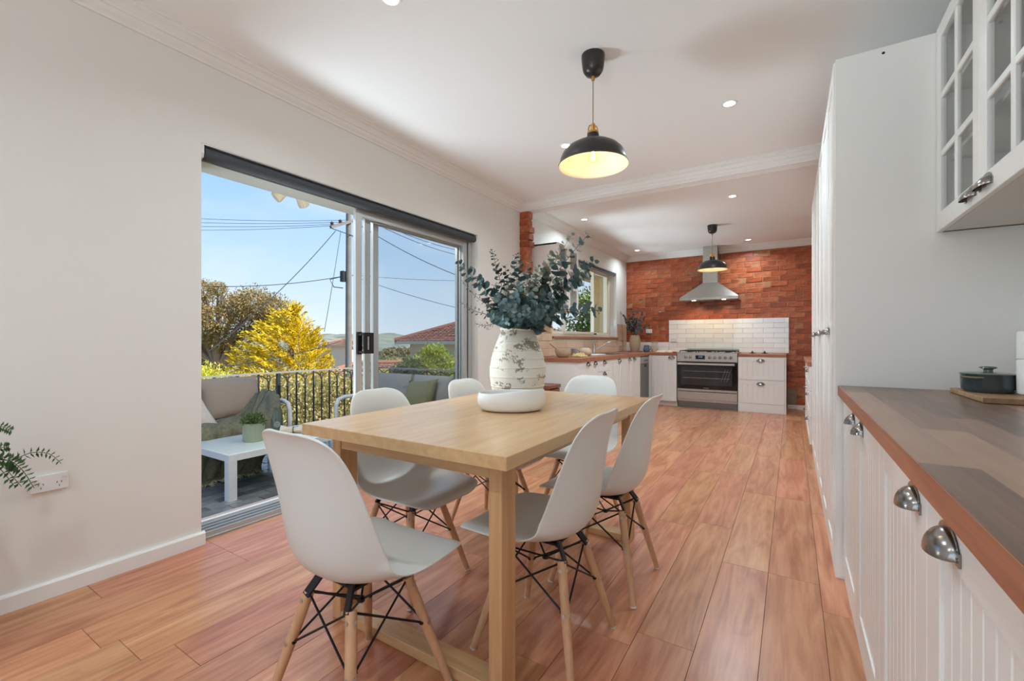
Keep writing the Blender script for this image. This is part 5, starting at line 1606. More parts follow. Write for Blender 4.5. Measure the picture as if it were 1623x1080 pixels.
def sofa(label, loc, rot, w, fabric):
    s = thing('outdoor_sofa', label, 'sofa', loc, rot)
    m = MB()
    m.box(0.04, w - 0.04, 0.03, 0.69, 0.20, 0.255, 0.005)
    m.box(0.04, w - 0.04, 0.64, 0.70, 0.255, 0.62, 0.005)
    m.build('frame', 'white_metal', s)
    for x in (0.03, w - 0.03):
        P = [(0.03, 0.0), (0.010, 0.30), (0.012, 0.52), (0.045, 0.59), (0.12, 0.612), (0.40, 0.606), (0.60, 0.598), (0.67, 0.56), (0.70, 0.48), (0.72, 0.25), (0.735, 0.0)]
        m = MB()
        for (y0, z0), (y1, z1) in zip(P[:-1], P[1:]):
            m.beam((x, y0, z0), (x, y1, z1), 0.055, 0.022, (1, 0, 0))
        m = MB().tube([(x, y, z) for y, z in P], 0.024, 8)
        m.build('arm', 'white_metal', s, 60)
    n = 2
    cw = (w - 0.13) / n
    for k in range(n):
        c = cushion(cw - 0.006, 0.66, 0.15, 0.012)
        c.build('seat_cushion', fabric, s, 50).location = (0.065 + cw * (k + 0.5), 0.34, 0.335)
        c = cushion(cw - 0.008, 0.42, 0.15, 0.03)
        o = c.build('back_cushion', fabric, s, 50)
        o.location = (0.065 + cw * (k + 0.5), 0.57, 0.655); o.rotation_euler = (math.radians(74), 0, 0)
    return s
sofa('taupe cushioned outdoor sofa with its back to the long balcony railing', (-4.56, 1.50, DZ0), PI / 2, 1.33, 'taupe')
sofa('grey cushioned outdoor sofa behind the glass door, at the far end of the balcony', (-4.46, 3.26, DZ0), 0, 1.38, 'greyfab')
M['pale'] = plain('pale_pillow', rgb(222, 208, 196), 0.95, noise_amt=0.05, scale=60, bump=0.4, bscale=90)
M['green_pillow'] = plain('green_pillow', rgb(116, 116, 84), 0.95, noise_amt=0.1, scale=60)
def pillow(label, mat, mt, w=0.45, h=0.45):
    m = MB()
    def side(sg):
        def fn(u, v):
            a, b = 2 * u - 1, 2 * v - 1
            pin = 1 - 0.10 * (1 - b * b) * abs(a) ** 3; pin2 = 1 - 0.10 * (1 - a * a) * abs(b) ** 3
            t = max(0.0, (1 - a * a) * (1 - b * b)) ** 0.5
            return Vector((a * w / 2 * pin, b * h / 2 * pin2, sg * 0.075 * t))
        return fn
    m.grid(side(1), 14, 14); m.grid(side(-1), 14, 14)
    bmesh.ops.remove_doubles(m.bm, verts=m.bm.verts, dist=1e-4)
    o = m.build('throw_pillow', mat, None, 180)
    o.matrix_world = mt
    return tag(o, label, 'pillow')
def orient(loc, rz, tilt, roll):
    return Matrix.Translation(loc) @ Matrix.Rotation(rz, 4, 'Z') @ Matrix.Rotation(tilt, 4, 'X') @ Matrix.Rotation(roll, 4, 'Z')
pillow('pale fluffy throw pillow at the left end of the taupe sofa', 'pale', orient((-4.70, 1.86, 0.42), PI / 2, 1.15, 0.3))
pillow('olive green throw pillow on the grey sofa behind the glass', 'green_pillow', orient((-3.52, 3.66, 0.455), -0.1, 1.12, 0.12), 0.47, 0.45)

# throw blanket drawn over the sofa's arm and seat and down to the tiles
def throw_pt(u, v):
    # v: 0 at the back .. 0.55 the seat's front edge .. 0.85 floor .. 1 lying on the floor
    if v < 0.6:
        t = v / 0.6
        X = -4.99 + t * 0.455
        ya, yb = 2.60 - 0.82 * t, 2.87 - 0.20 * t
    else:
        t = (v - 0.6) / 0.4
        X = -4.535 + 0.035 * min(1, t * 1.3) + 0.10 * max(0, t - 0.8) / 0.2
        ya, yb = 1.78 - 0.12 * t, 2.67 - 0.30 * t
    Y = ya + (yb - ya) * u
    if v < 0.6:
        z = 0.268
        if X < -4.88: z = max(z, 0.268 + (-4.88 - X) * 2.0 * min(1, max(0, (Y - 2.5) / 0.2)))
        arm = 0.475 if X < -4.60 else 0.42
        if Y > 2.70: z = max(z, arm) if Y < 2.835 else arm - (Y - 2.835) * 5
        elif Y > 2.50: z = max(z, 0.268 + (Y - 2.50) / 0.20 * (arm - 0.268))
    else:
        t = (v - 0.6) / 0.4
        z = 0.268 - t / 0.8 * (0.268 - DZ0 - 0.012) if t < 0.8 else DZ0 + 0.012
        z = max(z, DZ0 + 0.012)
    f = 0.034 * math.sin(17 * u + 3 * v + 1.2 * math.sin(6 * v)) + 0.05 * noise.noise(Vector((u * 5, v * 6, 3.3)))
    if v < 0.6: z += abs(f) * 1.1 + 0.012
    else:
        X += abs(f) * 1.5; z += 0.01 * noise.noise(Vector((u * 9, v * 9, 1.0)))
        z = max(z, DZ0 + 0.010)
    return Vector((X, Y, z))
m = MB().grid(throw_pt, 44, 56)
tw = m.build('throw_blanket', 'sage', None, 180)
tag(tw, 'sage green knitted throw draped over the arm and seat of the taupe sofa', 'blanket')
md = tw.modifiers.new('thick', 'SOLIDIFY'); md.thickness = 0.012; md.offset = 1
fr_ = MB()
for k in range(90):
    p = throw_pt(k / 89, 1.0)
    q = p + Vector((rnd.uniform(0.02, 0.06), rnd.uniform(-0.025, 0.025), 0)); q.z = DZ0 + 0.006
    fr_.tube([p, p.lerp(q, 0.5) + Vector((0, 0, 0.006)), q], 0.004, 4)
stuffed(fr_.build('fringe', 'sage_light', tw))

# coffee table and its things
cx0, cx1, cy0, cy1, cz = -4.47, -3.735, 1.785, 2.96, 0.20
cf = thing('coffee_table', 'low white coffee table on the balcony in front of the taupe sofa', 'coffee table', ((cx0 + cx1) / 2, (cy0 + cy1) / 2, DZ0))
ax, ay, az = (cx1 - cx0) / 2, (cy1 - cy0) / 2, cz - DZ0
M['frosted'] = plain('frosted_top', rgb(214, 220, 214), 0.18)
MB().box(-ax + 0.006, ax - 0.006, -ay + 0.006, ay - 0.006, az - 0.008, az, 0.002).build('tabletop', 'frosted', cf)
m = MB()
for s in (-1, 1):
    m.box(s * ax, s * (ax - 0.03), -ay, ay, az - 0.055, az - 0.002); m.box(-ax + 0.03, ax - 0.03, s * ay, s * (ay - 0.03), az - 0.055, az - 0.002)
m.build('frame', 'white_metal', cf)
for s in (-1, 1):
    for q in (-1, 1):
        MB().box(s * ax, s * (ax - 0.065), q * ay, q * (ay - 0.065), 0, az - 0.056, 0.002).build('leg', 'white_metal', cf)
M['sagepot'] = plain('sage_pot', rgb(150, 160, 132), 0.4)
M['succ'] = varied('succulent', rgb(74, 92, 48), [rgb(104, 120, 68), rgb(128, 138, 92)], 0.5, by='island')
sp_ = thing('potted_plant', 'small bushy plant in a sage green faceted pot on the coffee table', 'plant', (-4.10, 2.17, cz))
m = MB()
NF = 16
R = []
for z, rr in ((0, 0.083), (0.004, 0.086), (0.160, 0.090), (0.163, 0.086), (0.155, 0.080)):
    R.append([m.bm.verts.new((rr * math.cos(2 * PI * k / NF), rr * math.sin(2 * PI * k / NF), z)) for k in range(NF)])
for A, B in zip(R[:-1], R[1:]):
    for k in range(NF): m.bm.faces.new((A[k], A[(k + 1) % NF], B[(k + 1) % NF], B[k]))
m.bm.faces.new(R[0][::-1])
m.build('pot', 'sagepot', sp_)
MB().lathe([(0, 0.152), (0.083, 0.152)], 16).build('soil', 'twig', sp_)
n = 1400
P = unit(nrs.normal(size=(n, 3)) * np.array([1, 1, 0.8]) + np.array([0, 0, 0.5])) * nrs.uniform(0.04, 0.105, (n, 1)); P[:, 2] = np.abs(P[:, 2]) + 0.150
Dv = unit(P - np.array([0, 0, 0.13]) + nrs.normal(size=(n, 3)) * 0.05) * nrs.uniform(0.014, 0.026, (n, 1))
Sd = unit(np.cross(Dv, nrs.normal(size=(n, 3)))) * 0.006
stuffed(put('foliage', leaf_mesh('foliage', P, Dv, Sd, 'succ', 0.1), sp_))
M['bottleglass'] = glass_mat('bottle_clear', (0.80, 0.84, 0.82, 1), 0.16)
bt_ = thing('glass_bottle', 'clear milk-style glass bottle on the coffee table', 'bottle', (-4.33, 2.52, cz))
MB().lathe([(0, 0.002), (0.05, 0.0), (0.056, 0.01), (0.056, 0.12), (0.046, 0.155), (0.027, 0.195), (0.025, 0.215), (0.030, 0.218), (0.030, 0.232), (0.026, 0.232), (0.022, 0.21), (0.042, 0.15), (0.052, 0.115), (0.052, 0.014), (0, 0.010)], 28).build('body', 'bottleglass', bt_, 50)
m = MB()
vd = Vector((0.86, -0.50, 0)); sdv = Vector((0.50, 0.86, 0))
def onb(a, b):
    an = a / 0.0565
    d = vd * math.cos(an) + sdv * math.sin(an)
    return d * 0.0568 + Vector((0, 0, 0.075 + b))
m.tube([onb(0.026 * math.cos(2 * PI * k / 20), 0.026 * math.sin(2 * PI * k / 20)) for k in range(20)], 0.0016, 4, closed=True)
m.tube([onb(0.018 * math.cos(2 * PI * k / 16), 0.018 * math.sin(2 * PI * k / 16)) for k in range(16)], 0.0013, 4, closed=True)
for zz in (-0.006, 0.004): m.tube([onb(-0.014 + 0.004 * k, zz) for k in range(8)], 0.0013, 4)
m.build('emblem', 'foot', bt_)
def napkin_fn(u, v):
    x = (u - 0.5) * 0.22; a = 2 * PI * v
    w = 0.022 + 0.026 * abs(2 * u - 1) ** 1.5 + 0.005 * math.sin(5 * a + 7 * u)
    return Vector((x, w * 1.5 * math.cos(a), max(0.001, 0.030 + w * math.sin(a))))
npk = thing('napkin', 'rolled beige napkin tied in the middle, on the coffee table', 'napkin', (-4.07, 2.53, cz + 0.0075), 0.9)
MB().grid(napkin_fn, 14, 18).build('cloth', 'linen', npk, 180)
MB().tube([(0, 0.040 * math.cos(a), 0.031 + 0.029 * math.sin(a)) for a in [2 * PI * k / 14 for k in range(14)]], 0.005, 6, closed=True).build('tie', 'twig', npk, 60)
pl = thing('plate', 'pale plate under the napkin on the coffee table', 'plate', (-4.07, 2.53, cz + 0.0005))
MB().lathe([(0, 0), (0.08, 0), (0.115, 0.006), (0.115, 0.0072), (0, 0.0065)], 32).build('plate', 'ceramic', pl, 50)
spg = thing('herb_sprig', 'green herb sprig lying on the coffee table behind the napkin', 'sprig', (-4.10, 2.70, cz))
MB().tube([(-0.1, -0.06, 0.006), (0, 0, 0.02), (0.12, 0.06, 0.008)], 0.003, 5).build('twig', 'twig', spg)
n = 260
t = nrs.uniform(0, 1, n)
P = np.stack([-0.1 + 0.22 * t, -0.06 + 0.12 * t, 0.008 + 0.012 * np.sin(t * PI)], 1)
Dv = unit(nrs.normal(size=(n, 3)) + np.array([0.4, 0.2, 0.5])) * nrs.uniform(0.02, 0.045, (n, 1)); Dv[:, 2] = np.abs(Dv[:, 2])
Sd = unit(np.cross(Dv, nrs.normal(size=(n, 3)))) * 0.006
stuffed(put('leaves', leaf_mesh('leaves', P, Dv, Sd, 'succ'), spg))
# twin floodlight under the eave
M['beige_pl'] = plain('beige_plastic', rgb(206, 200, 184), 0.5)
fl_ = thing('floodlight', 'beige twin floodlight fixed under the eave above the balcony', 'floodlight', (-3.48, 2.16, 2.364))
MB().lathe([(0, 0), (0.05, 0), (0.05, -0.022), (0, -0.022)], 20).build('base', 'beige_pl', fl_, 40)
for sgn in (-1, 1):
    d = Vector((-0.25, sgn * 0.55, -0.55)).normalized()
    p = Vector((0, sgn * 0.035, -0.025))
    m = MB().tube([p, p + d * 0.03, p + d * 0.05, p + d * 0.12, p + d * 0.135], [0.016, 0.018, 0.034, 0.046, 0.043], 16)
    m.build('lamp_head', 'beige_pl', fl_, 40)

# ------------------------------------------------------------------ land beyond the balcony
def land_mat():
    m, t, b = newmat('dry_bushland')
    c = t.nodes.new('ShaderNodeTexCoord')
    n = t.nodes.new('ShaderNodeTexNoise'); n.inputs['Scale'].default_value = 0.05; n.inputs['Detail'].default_value = 9; n.inputs['Roughness'].default_value = 0.7
    L(t, c.outputs['Object'], n.inputs[0])
    r = t.nodes.new('ShaderNodeValToRGB')
    r.color_ramp.elements[0].position = 0.35; r.color_ramp.elements[0].color = rgb(78, 86, 62)
    r.color_ramp.elements[1].position = 0.7; r.color_ramp.elements[1].color = rgb(170, 146, 100)
    L(t, n.outputs[0], r.inputs[0]); L(t, r.outputs[0], b.inputs['Base Color'])
    b.inputs['Roughness'].default_value = 0.95; b.inputs['Specular IOR Level'].default_value = 0.1
    return m
def hill_mat():
    m, t, b = newmat('wooded_hill')
    c = t.nodes.new('ShaderNodeTexCoord')
    n = t.nodes.new('ShaderNodeTexNoise'); n.inputs['Scale'].default_value = 0.03; n.inputs['Detail'].default_value = 8; n.inputs['Roughness'].default_value = 0.75
    L(t, c.outputs['Object'], n.inputs[0])
    r = t.nodes.new('ShaderNodeValToRGB')
    r.color_ramp.elements[0].position = 0.38; r.color_ramp.elements[0].color = rgb(98, 110, 104)  # bluish distance haze is put into the hill colour
    r.color_ramp.elements[1].position = 0.66; r.color_ramp.elements[1].color = rgb(150, 150, 132)
    L(t, n.outputs[0], r.inputs[0]); L(t, r.outputs[0], b.inputs['Base Color'])
    b.inputs['Roughness'].default_value = 1.0; b.inputs['Specular IOR Level'].default_value = 0.0
    return m
M['land'] = land_mat(); M['hill'] = hill_mat()
def polar(name, mat, r0, r1, nr, a0, a1, na, zf):
    m = MB()
    def fn(u, v):
        r = r0 * (r1 / r0) ** u; a = a0 + (a1 - a0) * v
        return Vector((-4 + r * math.cos(a), 4 + r * math.sin(a), zf(r, a)))
    m.grid(fn, nr, na)
    return structure(m.build(name, mat, None, 180))
def ground_z(r, a):
    return -3.0 - 0.055 * min(r, 120) - 0.004 * max(0, r - 120) + (noise.noise(Vector((r * 0.02 * math.cos(a), r * 0.02 * math.sin(a), 0))) * 1.5 if r > 20 else 0)
polar('ground', 'land', 1.8, 900, 40, 0.25 * PI, 1.45 * PI, 80, ground_z)
def hill_z(r, a):
    u = (r - 500) / 900
    p = math.sin(min(1, max(0, u)) * PI)
    return -30 + p * (47 + 10 * noise.noise(Vector((a * 7, 0.3, 0))) + 5 * noise.noise(Vector((a * 30, 1.3, u * 3))) + 1.5 * noise.noise(Vector((a * 160, 2.2, u * 8)))) - 4 * p
polar('hills', 'hill', 500, 1400, 16, 0.30 * PI, 1.35 * PI, 420, hill_z)

# ------------------------------------------------------------------ trees and shrubs
M['bark'] = plain('bark', rgb(118, 98, 80), 0.9, noise_amt=0.2, scale=6)
M['gum_bark'] = plain('gum_bark', rgb(148, 130, 112), 0.85, noise_amt=0.2, scale=4)
M['gum_leaf'] = varied('gum_leaf', rgb(122, 116, 70), [rgb(158, 140, 88), rgb(188, 154, 96), rgb(140, 136, 94)], 0.6, by='island', trans=0.25)
M['gold_leaf'] = varied('golden_conifer_leaf', rgb(120, 118, 14), [rgb(204, 176, 14), rgb(244, 208, 20), rgb(252, 226, 60)], 0.6, by='island', trans=0.3)
M['dry_leaf'] = varied('dry_shrub_leaf', rgb(116, 112, 66), [rgb(170, 158, 100), rgb(206, 190, 136), rgb(140, 140, 84)], 0.7, by='island', trans=0.25)
M['lime_leaf'] = varied('lime_leaf', rgb(112, 136, 44), [rgb(160, 172, 64), rgb(196, 196, 92)], 0.6, by='island', trans=0.3)
M['dark_leaf'] = varied('dark_leaf', rgb(62, 82, 42), [rgb(90, 108, 56), rgb(112, 128, 68)], 0.6, by='island', trans=0.25)
M['bright_leaf'] = varied('bright_leaf', rgb(60, 96, 30), [rgb(96, 134, 44), rgb(140, 164, 66)], 0.55, by='island', trans=0.35)
M['yellow_leaf'] = varied('yellow_leaf', rgb(180, 184, 40), [rgb(214, 210, 70), rgb(232, 222, 110)], 0.6, by='island', trans=0.3)
def lobes_mesh(name, lobes, n, ln, wd, mat, hollow=0.55, up=0.3, droop=0.0):
    Ps, Ds, Ss = [], [], []
    tot = sum(l[3] ** 2 for l in lobes)
    for (x, y, z, r) in lobes:
        k = int(n * r * r / tot)
        d = unit(nrs.normal(size=(k, 3)))
        # clump the leaves
        cl = unit(nrs.normal(size=(40, 3)))
        w = cl[nrs.randint(0, 40, k)]
        d = unit(d * 0.75 + w * nrs.uniform(0, 1.0, (k, 1)))
        rad_ = r * nrs.uniform(hollow, 1.0, (k, 1)) * (1 + 0.18 * np.sin(d[:, :1] * 9 + x) * np.cos(d[:, 2:] * 7))
        P = np.array([x, y, z]) + d * rad_ * np.array([1, 1, 0.82])
        D_ = unit(d + nrs.normal(size=(k, 3)) * 0.8 + np.array([0, 0, up - droop])) * nrs.uniform(0.6, 1.3, (k, 1)) * ln
        S_ = unit(np.cross(D_, nrs.normal(size=(k, 3)))) * wd * nrs.uniform(0.7, 1.2, (k, 1))
        Ps.append(P); Ds.append(D_); Ss.append(S_)
    return leaf_mesh(name, np.concatenate(Ps), np.concatenate(Ds), np.concatenate(Ss), mat, 0.1)
def tree(name, label, cat, base, lobes, n, ln, wd, mat, bark, tr=0.15, group=None, **kw):
    """lobes in world coordinates; trunk and limbs reach each lobe"""
    t = thing(name, label, cat, base, 0, group)
    b = Vector(base)
    lb = [(x - b.x, y - b.y, z - b.z, r) for x, y, z, r in lobes]
    cx = sum(l[0] for l in lb) / len(lb); cy = sum(l[1] for l in lb) / len(lb); zl = min(l[2] - 0.5 * l[3] for l in lb)
    m = MB()
    fork = Vector((cx * 0.5, cy * 0.5, max(zl * 0.8, 0.3)))
    m.tube([Vector((0, 0, -0.3)), Vector((cx * 0.15, cy * 0.2, fork.z * 0.5)), fork], [tr, tr * 0.85, tr * 0.7], 8)
    for x, y, z, r in lb:
        q = Vector((x, y, z))
        m.tube([fork, fork.lerp(q, 0.5) + Vector((0, 0, 0.05 * q.z)), q], [tr * 0.6, tr * 0.38, tr * 0.12], 6)
        for k in range(3):
            e = q + Vector((rnd.uniform(-1, 1), rnd.uniform(-1, 1), rnd.uniform(-0.2, 1))) * r * 0.8
            m.tube([q.lerp(fork, 0.25), e], [tr * 0.2, tr * 0.05], 5)
    m.build('trunk', bark, t, 60)
    stuffed(put('foliage', lobes_mesh('foliage', lb, n, ln, wd, mat, **kw), t))
    return t
def lobe_px(lst, t):
    out = []
    for x, y, r, dt in lst:
        p = at(x, y, t + dt); out.append((p.x, p.y, p.z, r * (t + dt) / FPX))
    return out
# gum tree behind the conifer
gl = lobe_px([(322, 462, 22, 0), (345, 458, 14, -1), (402, 482, 34, 0), (372, 487, 26, 1), (436, 490, 28, 0.5), (338, 505, 30, -1), (300, 500, 34, 0), (400, 515, 30, 1), (352, 535, 28, 0), (318, 545, 24, 1), (440, 520, 24, 1), (270, 480, 40, 1), (290, 540, 34, 0)], 28)
gb = at(337, 700, 28)
tree('gum_tree', 'large olive brown gum tree behind the golden conifer', 'tree', (gb.x, gb.y, gb.z), gl, 26000, 0.20, 0.035, 'gum_leaf', 'gum_bark', 0.30, hollow=0.45, droop=0.5)
# golden conifer: feathery plumes on a broad cone
cb_ = at(462, 540, 14.2); cbz = -4.2; ctz = EYE + 14.2 * (540 - 480) / FPX
con = thing('golden_conifer', 'bright golden conifer beyond the balcony railing', 'tree', (cb_.x, cb_.y, cbz))
MB().tube([(0, 0, -0.3), (0, 0, 3), (0, 0, ctz - cbz - 0.2)], [0.2, 0.13, 0.02], 8).build('trunk', 'bark', con, 60)
Ps, Ds, Ss = [], [], []
Hc = ctz - cbz
side = np.array([_R.x, _R.y, 0.0])
for i in range(1300):
    h = nrs.uniform(0, 1) ** 0.75
    z = Hc * (1 - h)
    rmax = min(3.1 * h ** 0.68 + 0.05, 2.75)
    a = nrs.uniform(0, 2 * PI)
    dirv = np.array([math.cos(a), math.sin(a), 0.0])
    wob = 1 + 0.16 * math.sin(3 * a + 5 * h) + 0.12 * math.sin(7 * a - 9 * h) + nrs.uniform(-0.18, 0.12)
    r1 = rmax * wob * (1.12 if dirv @ side < 0 else 0.92)
    l = nrs.uniform(0.45, 0.85)
    tip = np.array([r1 * math.cos(a), r1 * math.sin(a), z + 0.10])
    ax_ = dirv * 0.75 + np.array([0, 0, 0.42]) - side * 0.25
    ax_ /= np.linalg.norm(ax_)
    st_ = tip - ax_ * l
    k = 42
    tt = nrs.uniform(0, 1, (k, 1))
    P = st_ + ax_ * (l * tt) + nrs.normal(size=(k, 3)) * 0.05 * (1 - 0.75 * tt)
    D_ = unit(ax_ * 1.4 + nrs.normal(size=(k, 3)) * 0.5) * nrs.uniform(0.07, 0.16, (k, 1))
    S_ = unit(np.cross(D_, nrs.normal(size=(k, 3)))) * 0.017
    Ps.append(P); Ds.append(D_); Ss.append(S_)
stuffed(put('foliage', leaf_mesh('foliage', np.concatenate(Ps), np.concatenate(Ds), np.concatenate(Ss), 'gold_leaf', 0.1), con))
# shrubs just beyond the railing
for i, (x, y, t_, r_, mt_, lb_) in enumerate([
        (432, 652, 8.0, 72, 'dry_leaf', 'pale dry shrub behind the balcony railing, next to the taupe sofa'),
        (492, 640, 8.4, 70, 'dry_leaf', 'pale dry shrub behind the middle of the balcony railing'),
        (550, 636, 8.8, 62, 'dry_leaf', 'pale dry shrub behind the balcony railing by the open glass door'),
        (372, 650, 9.0, 72, 'dry_leaf', 'straw coloured shrub behind the taupe sofa'),
        (326, 612, 9.5, 40, 'yellow_leaf', 'small yellow-green shrub at the left edge of the door opening')]):
    c = at(x, y, t_); r = r_ * t_ / FPX
    lob = [(c.x, c.y, c.z, r), (c.x + 0.3, c.y - 0.3, c.z - 0.5, r), (c.x - 0.2, c.y + 0.35, c.z - 0.3, r * 0.9)]
    tree('shrub', lb_, 'shrub', (c.x, c.y, -3.6), lob, 7500, 0.085, 0.016, mt_, 'bark', 0.05, 'shrubs behind the balcony railing', hollow=0.3, up=0.4)
# round tree and bush before the tiled house
lt = at(682, 578, 12.5)
tree('round_tree', 'rounded lime green tree before the tiled house, seen through the glass door', 'tree', (lt.x, lt.y, -4),
     lobe_px([(688, 564, 22, 0), (697, 575, 24, 0.2), (672, 582, 24, -0.2), (702, 600, 26, 0), (676, 605, 28, 0)], 12.5), 12000, 0.085, 0.018, 'lime_leaf', 'bark', 0.10, hollow=0.5, up=0.5)
bs = at(648, 592, 12.0)
tree('bush', 'dark green bush left of the lime green tree, seen through the glass door', 'shrub', (bs.x, bs.y, -4),
     lobe_px([(654, 584, 20, 0), (640, 596, 22, 0), (660, 604, 24, 0.2), (632, 608, 18, 0)], 12.0), 9000, 0.08, 0.018, 'dark_leaf', 'bark', 0.08, hollow=0.5, up=0.4)
yb_ = at(708, 618, 13.5)
tree('bush', 'yellow-green bush under the lime green tree beside the balcony sofa', 'shrub', (yb_.x, yb_.y, -4.2),
     lobe_px([(706, 612, 26, 0), (724, 615, 24, 0.2), (610, 600, 16, 0.5)], 13.5), 5000, 0.08, 0.018, 'yellow_leaf', 'bark', 0.06, hollow=0.5)
# tree outside the kitchen window
wt_ = at(955, 500, 13.0)
tree('garden_tree', 'leafy green tree outside the kitchen window', 'tree', (wt_.x, wt_.y, -3.5),
     [(wt_.x, wt_.y, 1.9, 1.0), (wt_.x - 0.5, wt_.y - 0.2, 0.9, 1.0), (wt_.x + 0.4, wt_.y + 0.3, 2.6, 0.7), (wt_.x - 0.9, wt_.y + 0.2, 0.2, 0.8), (wt_.x + 0.5, wt_.y, 0.6, 1.0)],
     9000, 0.13, 0.035, 'bright_leaf', 'bark', 0.12, hollow=0.35, up=0.1)
tl2 = at(905, 520, 11.0)
tree('garden_shrub', 'thin leafy branch clump low outside the left kitchen window pane', 'shrub', (tl2.x, tl2.y, -3.5),
     [(tl2.x, tl2.y, 0.75, 0.55), (tl2.x - 0.3, tl2.y + 0.4, 1.0, 0.45)], 700, 0.10, 0.03, 'bright_leaf', 'bark', 0.05, hollow=0.2)
# scrubby tree line in the valley
Ps, Ds, Ss = [], [], []
for i in range(170):
    a_px = rnd.uniform(300, 760); t = rnd.uniform(90, 320)
    y_px = 540 + (3.0 + 0.055 * 120) / t * FPX * rnd.uniform(0.55, 1.0)
    p = at(a_px, y_px, t); r = rnd.uniform(1.6, 3.6)
    k = 150
    d = unit(nrs.normal(size=(k, 3)))
    P = np.array([p.x, p.y, p.z]) + d * r * nrs.uniform(0.5, 1, (k, 1)) * np.array([1, 1, 0.75])
    D_ = unit(d + nrs.normal(size=(k, 3)) * 0.6) * 0.9
    S_ = unit(np.cross(D_, nrs.normal(size=(k, 3)))) * 0.35
    Ps.append(P); Ds.append(D_); Ss.append(S_)
M['far_leaf'] = varied('far_scrub', rgb(86, 94, 66), [rgb(118, 118, 82), rgb(150, 122, 84)], 0.8, by='island')
tlm = put('treeline', leaf_mesh('treeline', np.concatenate(Ps), np.concatenate(Ds), np.concatenate(Ss), 'far_leaf'))
tag(stuffed(tlm), 'distant scrub and trees across the valley below the hills', 'trees')

# ------------------------------------------------------------------ neighbouring houses
M['terracotta'] = varied('roof_tile', rgb(116, 72, 60), [rgb(140, 90, 74), rgb(156, 106, 90)], 0.8, by='island')
M['house_wall'] = plain('house_render', rgb(196, 190, 180), 0.85)
M['far_wall'] = plain('far_house_wall', rgb(214, 200, 182), 0.85)
M['pale_roof'] = varied('pale_roof_tile', rgb(170, 132, 112), rgb(190, 156, 136), 0.9, by='island')
M['orange_roof'] = varied('orange_roof_tile', rgb(150, 98, 74), [rgb(176, 122, 94), rgb(188, 140, 112)], 0.9, by='island')
def hip_house(label, cx, cy, wx, wy, z0, ze, rise, rot, tile_l, wallm, roofm='terracotta'):
    h = thing('house', label, 'house', (cx, cy, z0), rot)
    E_ = ze - z0
    MB().box(-wx / 2, wx / 2, -wy / 2, wy / 2, 0, E_).build('wall', wallm, h)
    ov = 0.6
    ax_, ay_ = wx / 2 + ov, wy / 2 + ov
    m = MB(); m.box(-ax_, ax_, -ay_, ay_, E_ - 0.16, E_ + 0.02); m.build('eave', 'house_wall', h)
    rl = max(0.4, ax_ - ay_) if ax_ > ay_ else 0.4
    ryl = max(0.0, ay_ - ax_)
    A = [Vector((-ax_, -ay_, E_)), Vector((ax_, -ay_, E_)), Vector((ax_, ay_, E_)), Vector((-ax_, ay_, E_))]
    R0, R1 = Vector((-rl, -ryl, E_ + rise)), Vector((rl, ryl, E_ + rise))
    tiles = MB()
    def face(a, b, c, d):
        n = max(4, int((c - b).length / tile_l)); nrm = (b - a).cross(d - a).normalized()
        for k in range(n):
            t0, t1 = k / n, (k + 1) / n
            p0, p1 = a.lerp(d, t0), b.lerp(c, t0); q0, q1 = a.lerp(d, t1), b.lerp(c, t1)
            cnt = max(1, int((p1 - p0).length / (tile_l * 0.85)))
            for j in range(cnt):
                u0, u1 = (j + 0.04) / cnt, (j + 0.96) / cnt; um = (u0 + u1) / 2
                lift = nrm * tile_l * 0.16
                e0, e1, em = p0.lerp(p1, u0), p0.lerp(p1, u1), p0.lerp(p1, um) + nrm * tile_l * 0.09
                f0, f1, fm = q0.lerp(q1, u0), q0.lerp(q1, u1), q0.lerp(q1, um) + nrm * tile_l * 0.09
                v = [tiles.bm.verts.new(x) for x in (e0 + lift, em + lift, e1 + lift, f1, fm, f0)]
                tiles.bm.faces.new((v[0], v[1], v[4], v[5])); tiles.bm.faces.new((v[1], v[2], v[3], v[4]))
    face(A[0], A[1], R1, R0); face(A[1], A[2], R1, R1); face(A[2], A[3], R0, R1); face(A[3], A[0], R0, R0)
    base = MB()
    for q in ((A[0], A[1], R1, R0), (A[2], A[3], R0, R1)): base.quad(*q)
    for q in ((A[1], A[2], R1), (A[3], A[0], R0)): base.bm.faces.new([base.bm.verts.new(x) for x in q])
    rf = base.build('roof', roofm, h)
    stuffed(tiles.build('roof_tiles', roofm, rf))
    caps = MB()
    for p, q in ((A[0], R0), (A[3], R0), (A[1], R1), (A[2], R1), (R0, R1)):
        caps.tube([p + Vector((0, 0, 0.04)), q + Vector((0, 0, 0.06))], tile_l * 0.42, 6)
    caps.build('ridge_caps', roofm, rf)
    return h
hip_house('grey house with a terracotta hip roof, seen through the right of the glass door', -14.6, 21.4, 6.9, 6.6, -6.0, 1.06, 1.5, 0.0, 0.34, 'house_wall')
p = at(606, 600, 34)
hip_house('low house with an orange tiled roof down the slope, seen left of the lime tree', p.x, p.y, 9.5, 6.0, -9, -1.9, 1.3, 0.5, 0.40, 'far_wall', 'orange_roof')
p = at(546, 560, 85)
hip_house('distant pale house beside the golden conifer', p.x, p.y, 7, 6, -10, 0.2, 1.1, 0.3, 0.5, 'far_wall', 'pale_roof')
